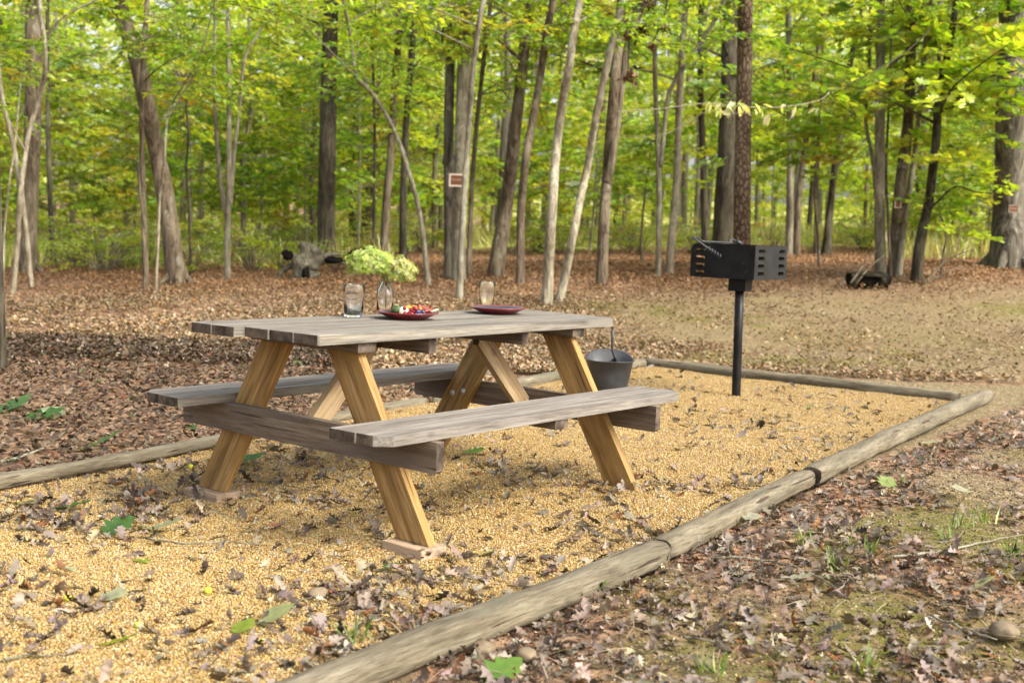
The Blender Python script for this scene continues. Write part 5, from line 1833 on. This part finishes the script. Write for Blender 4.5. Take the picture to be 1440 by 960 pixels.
# ---- hanging withered leaf bunches
bunch_pts = [(886, 52, 16, 12), (906, 42, 10, 10), (918, 66, 8, 8), (886, 108, 14, 22), (935, 40, 5, 8), (911, 5, 16, 12)]
DEADLEAF = leafmat('withered_leaf', .1, .6, .03)
bl_lab = ['withered brown leaf bunch beside the forking trunk, the fullest of them', 'withered leaf bunch hanging just right of the fullest one', 'small withered leaf bunch hanging furthest down the right twig', 'dark withered leaf bunch hanging lowest of all beside the forked trunk', 'tiny withered bunch on the right hand twig', 'withered leaf bunch cut by the top edge of the photo']
yb = 15.5
bm = bmesh.new()
tw = [[(886, 40), (892, 25), (905, 6), (912, -14)], [(892, 24), (889, 0), (894, -20)], [(918, 60), (926, 42), (936, 16), (938, -16)], [(884, 96), (884, 70), (886, 44)]]
for P in tw:
    Q = smooth_path([aty(p[0], p[1], yb) for p in P], 8)
    tube_bm(bm, Q, [.014 * (.5 + .6 * i / 8) for i in range(9)], 6, False)
top = aty(900, -30, yb)
q1 = aty(1046, -140, 18.5)
tube_bm(bm, smooth_path([aty(912, -14, yb), aty(920, -50, yb + .2), aty(980, -110, yb + 1.4), q1], 10), [.02 + .002 * i for i in range(11)], 6, False)
tube_bm(bm, smooth_path([aty(938, -16, yb), aty(930, -50, yb + .2), aty(920, -50, yb + .2)], 6), .015, 6, False)
tube_bm(bm, smooth_path([aty(894, -20, yb), aty(905, -34, yb), aty(912, -30, yb + .1)], 6), .012, 6, False)
hb_o = bm_obj('drooping_bough', bm, B_['dark'], None, None, True)
tag(hb_o, 'dark drooping bough entering from the top edge above the forked trunk', 'branch')
for (px, py, wx, hx), lab in zip(bunch_pts, bl_lab):
    c = aty(px, py, yb - .02)
    acc = Acc()
    n = 24
    tmp = leaf_strip([.02, .16, .08, .2, .06, .01], 1.6, 4, .2, .8)
    sc = yb / F
    R = rot_zxy(RNG.random(n) * 6.28, RNG.normal(0, .4, n), RNG.normal(1.35, .3, n)) * RNG.uniform(.09, .16, n)[:, None, None] * (hx / 14) ** .5
    pos = RNG.normal(0, 1, (n, 3)) * np.array([wx * sc * .28, wx * sc * .28, hx * sc * .30]) + np.array([0, 0, hx * sc * .3])
    acc.add(*scatter(tmp[0], tmp[1], R, pos, pick([(.10, .045, .025), (.16, .075, .04), (.055, .03, .02)], [3, 2, 2], n)))
    tag(link('withered_leaves', acc.mesh('withered_leaves', True), DEADLEAF, None, Matrix.Translation(c)), lab, 'leaves', 'withered leaf bunches on the drooping bough')

# ---- long pale twig with a few bleached leaves in front of the pine
yt = 13.5
bm = bmesh.new()
Q = smooth_path([aty(*p, yt + .15 * i) for i, p in enumerate(((868, 157), (930, 153), (985, 146), (1040, 150), (1095, 151), (1150, 142), (1166, 130)))], 30)
tube_bm(bm, Q, [.004 + .002 * i / 30 for i in range(31)], 6, False)
Q2 = smooth_path([aty(*p, yt + .3) for p in ((868, 193), (930, 190), (968, 172), (1000, 155), (1040, 160), (1062, 158))], 20)
tube_bm(bm, Q2, .0035, 5, False)
Q3 = smooth_path([aty(1166, 130, yt + .9), aty(1230, 100, yt + 1.8), aty(1290, 60, yt + 2.6), aty(1345, 0, 18.0)], 10)
bmq = bmesh.new()
tube_bm(bmq, Q3, [.005 + .0006 * i for i in range(11)], 6, False)
tag_b = empty('long_branch', aty(1040, 150, yt), 'long pale twig with bleached leaves stretching in front of the pine trunk', 'branch')
o = bm_obj('twig', bm, B_['pale'], tag_b)
o.matrix_local = Matrix.Translation(-tag_b.location)
o = bm_obj('bough', bmq, B_['dark'], tag_b)
o.matrix_local = Matrix.Translation(-tag_b.location)
acc = Acc()
lp_ = [(1000, 145), (1008, 150), (1016, 146), (1022, 152), (1032, 144), (1040, 148), (1048, 146), (1055, 150), (1062, 147), (1068, 152), (1080, 160), (1012, 156), (1045, 140), (1100, 150), (1115, 149), (1152, 150)]
for (px, py) in lp_:
    n = 2
    c = np.array(aty(px, py, yt + .35) - tag_b.location)
    R = rot_zxy(RNG.random(n) * 6.28, RNG.normal(0, .5, n), RNG.normal(.9, .4, n)) * RNG.uniform(.09, .15, n)[:, None, None]
    acc.add(*scatter(LEAF_S[0], LEAF_S[1], R, np.repeat(c[None], n, 0) + RNG.normal(0, .02, (n, 3)), pick([(.55, .58, .30), (.62, .62, .42), (.36, .44, .10), (.60, .45, .06)], [4, 3, 2, 1], n)))
link('leaves', acc.mesh('leaves'), LEAF, tag_b)

# ---- leaves, twigs, tufts that can be told apart on the near ground
def flat_leaf(name, px, py, size, rz, col, label, cat, tmpl, group=None, tiltx=.05, dz=.014):
    p = at(px, py)
    V, Fq = tmpl
    me = np_mesh(name, (V - np.array([.5, 0, 0])) * size, [Fq], np.repeat(np.array([col]) , len(V), 0) * RNG.uniform(.85, 1.15, (len(V), 1)), True)
    o = link(name, me, LEAF)
    o.location = p + Vector((0, 0, dz)); o.rotation_euler = (tiltx, RNG.normal(0, .1), rz)
    return tag(o, label, cat, group)


OAKFLAT = leaf_strip(OAKW, .5, 0, .12, .1)
OAKB = leaf_strip(OAKW, -.5, .8, .05, -.2)
MAPF = leaf_strip(MAPLEW, .4, 0, .1, .1)
TULF = leaf_strip(TULIPW, .5, .3, .08, .15)
PG, DG, YG, SG = (.36, .42, .20), (.07, .17, .03), (.25, .34, .03), (.46, .46, .34)
for a in (
    (388, 878, .135, 1.2, PG, 'large pale green leaf on the gravel beside the near timber', TULF), (228, 748, .15, .2, (.33, .37, .22), 'pale grey green leaf lying flat left of the front leg', OAKFLAT),
    (108, 805, .14, -.2, (.42, .48, .3), 'whitish green long leaf in the left foreground gravel', OAKB), (210, 793, .12, .1, YG, 'bright green leaf edge-on in the left foreground gravel', OAKB),
    (155, 848, .10, .6, (.40, .44, .28), 'pale upturned leaf above the grey curled leaf in the left foreground', TULF), (166, 912, .12, .3, YG, 'yellow green leaf low in the left foreground gravel', OAKFLAT),
    (548, 803, .075, .8, DG, 'small dark green leaf on the gravel below the front leg', MAPF), (680, 785, .11, 0.1, PG, 'pale green leaf on the gravel right of the front leg', OAKFLAT),
    (342, 890, .09, 1.0, YG, 'small lime leaf beside the large pale green leaf', MAPF), (98, 720, .17, .4, DG, 'dark green lobed leaf over the brown drift at left', OAKFLAT),
    (165, 748, .15, .9, DG, 'dark green spiky leaf on the gravel at left', MAPF), (42, 712, .13, .0, (.12, .23, .04), 'green leaf at the edge of the brown drift near the left timber', OAKFLAT),
    (1056, 735, .095, .7, SG, 'pale lobed leaf against the outer side of the middle timber', TULF), (1120, 820, .125, -.3, SG, 'pale silvery leaf on the soil in the right foreground', OAKFLAT),
    (1380, 832, .115, .5, (.42, .45, .3), 'silvery lobed leaf near the right edge of the foreground', TULF), (1308, 628, .13, .2, SG, 'pale leaf on the mossy soil below the corner of the bed', TULF),
    (1246, 684, .12, .9, (.28, .38, .10), 'light green lobed leaf on the leaf drift beyond the middle timber', MAPF), (832, 838, .13, .5, (.14, .30, .04), 'green leaf with a brown one beside the longest timber', OAKFLAT),
    (705, 952, .14, .7, (.17, .32, .04), 'green leaf at the bottom edge right of the timber', MAPF), (1350, 694, .12, 1.6, SG, 'cream star shaped leaf on the moss at right', MAPF),
    (350, 652, .18, .8, DG, 'dark green leaf cluster under the left end of the table', MAPF), (665, 640, .12, .3, (.13, .27, .04), 'green leaf under the near bench', OAKFLAT),
    (60, 590, .26, .3, DG, 'dark green leaf spray on the litter beyond the left timber', MAPF), (18, 578, .28, 1.0, (.09, .21, .05), 'green leaf spray by the left edge beyond the left timber', MAPF), (138, 632, .26, .4, (.10, .20, .05), 'green leaf spray just behind the shaded timber', OAKFLAT), (75, 588, .16, 2.0, (.34, .42, .25), 'pale underside of a leaf among the sprays at left', TULF),
):
    flat_leaf('fallen_leaf', a[0], a[1], a[2], a[3], a[4], a[5], 'leaf', a[6], 'green leaves fallen on the ground', RNG.normal(0, .15))
for (px, py, lab) in ((268, 660, 'yellow green nut on the gravel under the shim block'), (292, 836, 'bright yellow green nut on the foreground gravel, right of the pale upturned leaf'), (196, 886, 'small yellow nut beside the curled grey leaf'), (95, 848, 'small yellow nut furthest left on the foreground gravel')):
    p = at(px, py)
    blob('nut', p + Vector((0, 0, .014)), (.014, .014, .013), SKIN_YEL if 'SKIN_YEL' in globals() else simple('nut_skin', (.45, .45, .03), .5, .4, .2, 60, .1), lab, 'nut', 'nuts on the gravel', int(px), .08, 0, 2)
STONE = simple('tan_river_stone', (.17, .13, .08), .75, .25, .35, 12, .3)
for (px, py, r, lab) in ((447, 838, .035, 'round tan stone lying on the gravel right of the large pale leaf'), (740, 925, .035, 'mossy tan stone on the soil near the bottom edge'), (1412, 893, .05, 'flat grey tan stone at the right edge of the foreground'), (680, 918, .04, 'flat greenish stone in the soil beside the longest timber')):
    p = at(px, py)
    blob('stone', p + Vector((0, 0, r * .3)), (r, r * .85, r * .55), STONE, lab, 'stone', None, px * .01, .2, px, 3)
# twigs
twl = (([(205, 762), (245, 770), (300, 768), (365, 771)], .009, 'crooked lichen spotted twig lying left of the front leg'), ([(275, 712), (300, 722), (335, 735)], .007, 'short twig below the far left shim block'), ([(0, 935), (40, 930), (90, 928)], .008, 'grey twig in the bottom left corner of the gravel'),
       ([(320, 680), (380, 682), (420, 690), (470, 700)], .006, 'long thin twig under the table between the left legs'), ([(1105, 606), (1150, 602), (1200, 595)], .006, 'fine curved twig on the gravel near the raised timber'), ([(1118, 620), (1128, 632), (1140, 640)], .006, 'short twig pointing at the stepped timber joint'),
       ([(1000, 790), (1080, 796), (1140, 812), (1175, 835)], .010, 'forked grey twig across the soil in the right foreground'), ([(1175, 835), (1195, 822), (1218, 806)], .006, 'thin side twig crossing the forked one in the right foreground'), ([(1250, 788), (1310, 785), (1380, 768), (1440, 758)], .012, 'thick brown stick near the right edge of the foreground'),
       ([(960, 900), (1010, 910), (1040, 895)], .008, 'pale twig on the soil near the bottom edge'), ([(640, 860), (700, 862), (780, 858)], .007, 'straight twig lying along the longest timber'), ([(540, 905), (600, 912), (640, 900)], .006, 'small twig outside the longest timber near the bottom'), ([(1310, 870), (1350, 890), (1400, 905)], .008, 'twig leading to the flat stone in the right foreground'),
       ([(185, 580), (215, 582), (250, 592)], .012, 'pale stick on the litter in front of the far bench end'), ([(0, 655), (50, 640), (95, 610)], .014, 'dark stick on the litter near the left edge'))
for P, rr, lab in twl:
    Q = [at(*p) + Vector((0, 0, rr * .8 + .004 + .006 * (i % 2))) for i, p in enumerate(P)]
    Q = smooth_path(Q, 14)
    Q = [q + Vector((RNG.normal(0, .004), RNG.normal(0, .004), abs(RNG.normal(0, .003)))) for q in Q]
    bm = bmesh.new()
    tube_bm(bm, Q, [rr * (1.1 - .6 * i / 14) * .5 for i in range(15)], 6, True, .2, rr * 1000)
    tag(bm_obj('twig', bm, B_['grey'], None, None, True), lab, 'twig', 'twigs lying on the ground')
# grass tufts
tl = [(500, 640 + 260, 'few green blades sprouting against the outer side of the longest timber'), (600, 910, 'grass tuft at the bottom beside the longest timber'), (1130, 765, 'grass tuft near the drift in the right foreground, leftmost'), (1165, 800, 'tall grass tuft behind the silvery leaf in the right foreground'), (1190, 775, 'grass tuft in the middle of the right foreground'),
      (1225, 785, 'upright bright grass tuft in the right foreground'), (1350, 740, 'grass tuft below the mossy patch at right'), (1385, 735, 'wide grass tuft near the right edge'), (1420, 785, 'grass tuft at the right edge of the photo'), (1215, 945, 'leafy grass tuft at the bottom right'), (1000, 948, 'grass tuft at the bottom edge right of centre'), (1330, 760, 'thin grass tuft left of the wide one at right'),
      (1137, 575, 'small grass tuft on the gravel beyond the near corner leaves'), (1160, 532, 'grass sprig at the foot of the back timber'), (680, 700, 'grass sprig on the gravel between the right legs'), (1270, 680, 'low grass tuft beside the light green lobed leaf')]
for px, py, lab in tl:
    p = at(px, py)
    small = py < 710
    n = 9 if small else 20
    R = rot_zxy(RNG.random(n) * 6.28, RNG.normal(0, .3, n), RNG.normal(-1.0, .35, n)) * RNG.uniform(.035, .10, n)[:, None, None] * (.65 if small else 1) * np.array([1, 1.9, 1])[None, None, :]
    V, Fq, T = scatter(blade[0], blade[1], R, RNG.normal(0, .012 if small else .02, (n, 3)) * np.array([1, 1, 0]), pick([(.14, .22, .03), (.20, .26, .04), (.09, .16, .022), (.26, .22, .09)], [4, 3, 3, 1.5], n))
    o = link('grass_tuft', np_mesh('grass_tuft', V, [Fq], T), GRASSM); o.location = p
    tag(o, lab, 'grass', 'grass tufts on the near ground')
#T1#
# ---- thin haze in the air of the wood
HAZE = 0.0
if HAZE > 0:
    bm = bmesh.new()
    bmesh.ops.create_cube(bm, size=1)
    for v in bm.verts:
        v.co = Vector((v.co.x * 120, v.co.y * 116 + 50, v.co.z * 32 + 13))
    m, nt, out = newmat('haze_air')
    vol = nt.nodes.new('ShaderNodeVolumePrincipled')
    vol.inputs['Color'].default_value = (.93, .95, .86, 1)
    vol.inputs['Density'].default_value = HAZE
    vol.inputs['Anisotropy'].default_value = .2
    L(nt, vol.outputs[0], out.inputs['Volume'])
    tag(bm_obj('haze', bm, m), kind='stuff')

# ================================================================== light, sky, camera
SUN_AZ, SUN_EL = math.radians(124), math.radians(42)   # azimuth from +Y (view) clockwise: to the right and a little behind
sd_ = Vector((math.sin(SUN_AZ) * math.cos(SUN_EL), math.cos(SUN_AZ) * math.cos(SUN_EL), math.sin(SUN_EL)))
sun = bpy.data.lights.new('sun', 'SUN')
sun.energy = 1.5
sun.angle = math.radians(20)
sun.color = (1.0, .945, .83)
so = bpy.data.objects.new('sun', sun); COL.objects.link(so)
so.rotation_euler = sd_.to_track_quat('Z', 'Y').to_euler()
w = bpy.data.worlds.new('World'); scene.world = w; w.use_nodes = True
nt = w.node_tree; nt.nodes.clear()
sk = nt.nodes.new('ShaderNodeTexSky'); sk.sky_type = 'NISHITA'; sk.sun_disc = False
sk.sun_elevation = SUN_EL; sk.sun_rotation = SUN_AZ
sk.air_density = 1.0; sk.dust_density = 5.0; sk.ozone_density = 0.3
bg = nt.nodes.new('ShaderNodeBackground'); bg.inputs['Strength'].default_value = .15
wo = nt.nodes.new('ShaderNodeOutputWorld')
hs = nt.nodes.new('ShaderNodeHueSaturation'); hs.inputs['Saturation'].default_value = .5
L(nt, sk.outputs[0], hs.inputs['Color']); L(nt, hs.outputs[0], bg.inputs[0]); L(nt, bg.outputs[0], wo.inputs[0])

cam = bpy.data.cameras.new('camera')
cam.sensor_width = 36; cam.sensor_fit = 'HORIZONTAL'; cam.lens = F / 1440 * 36
cam.clip_end = 600; cam.clip_start = .05
cam.dof.use_dof = True; cam.dof.focus_distance = 5.3; cam.dof.aperture_fstop = 3.5
co = bpy.data.objects.new('camera', cam); COL.objects.link(co)
ex = Vector((1, 0, 0)); eu = Vector((0, sP, cP)); fw = Vector((0, cP, -sP))
rx_ = ex * math.cos(ROLL) + eu * math.sin(ROLL); ux_ = -ex * math.sin(ROLL) + eu * math.cos(ROLL)
Mc = Matrix((rx_, ux_, -fw)).transposed().to_4x4(); Mc.translation = (0, 0, CAMH)
co.matrix_world = Mc
scene.camera = co

scene.render.engine = 'CYCLES'
cy = scene.cycles
cy.use_denoising = True
try: cy.denoiser = 'OPENIMAGEDENOISE'
except Exception: pass
cy.max_bounces = 9; cy.diffuse_bounces = 5; cy.glossy_bounces = 3; cy.transmission_bounces = 8; cy.transparent_max_bounces = 8
cy.caustics_reflective = False; cy.caustics_refractive = False
cy.sample_clamp_indirect = 6
vs_ = scene.view_settings
scene.display_settings.display_device = 'sRGB'
vs_.view_transform = 'Standard'; vs_.look = 'None'; vs_.gamma = 1.0; vs_.use_curve_mapping = False
vs_.exposure = 1.46
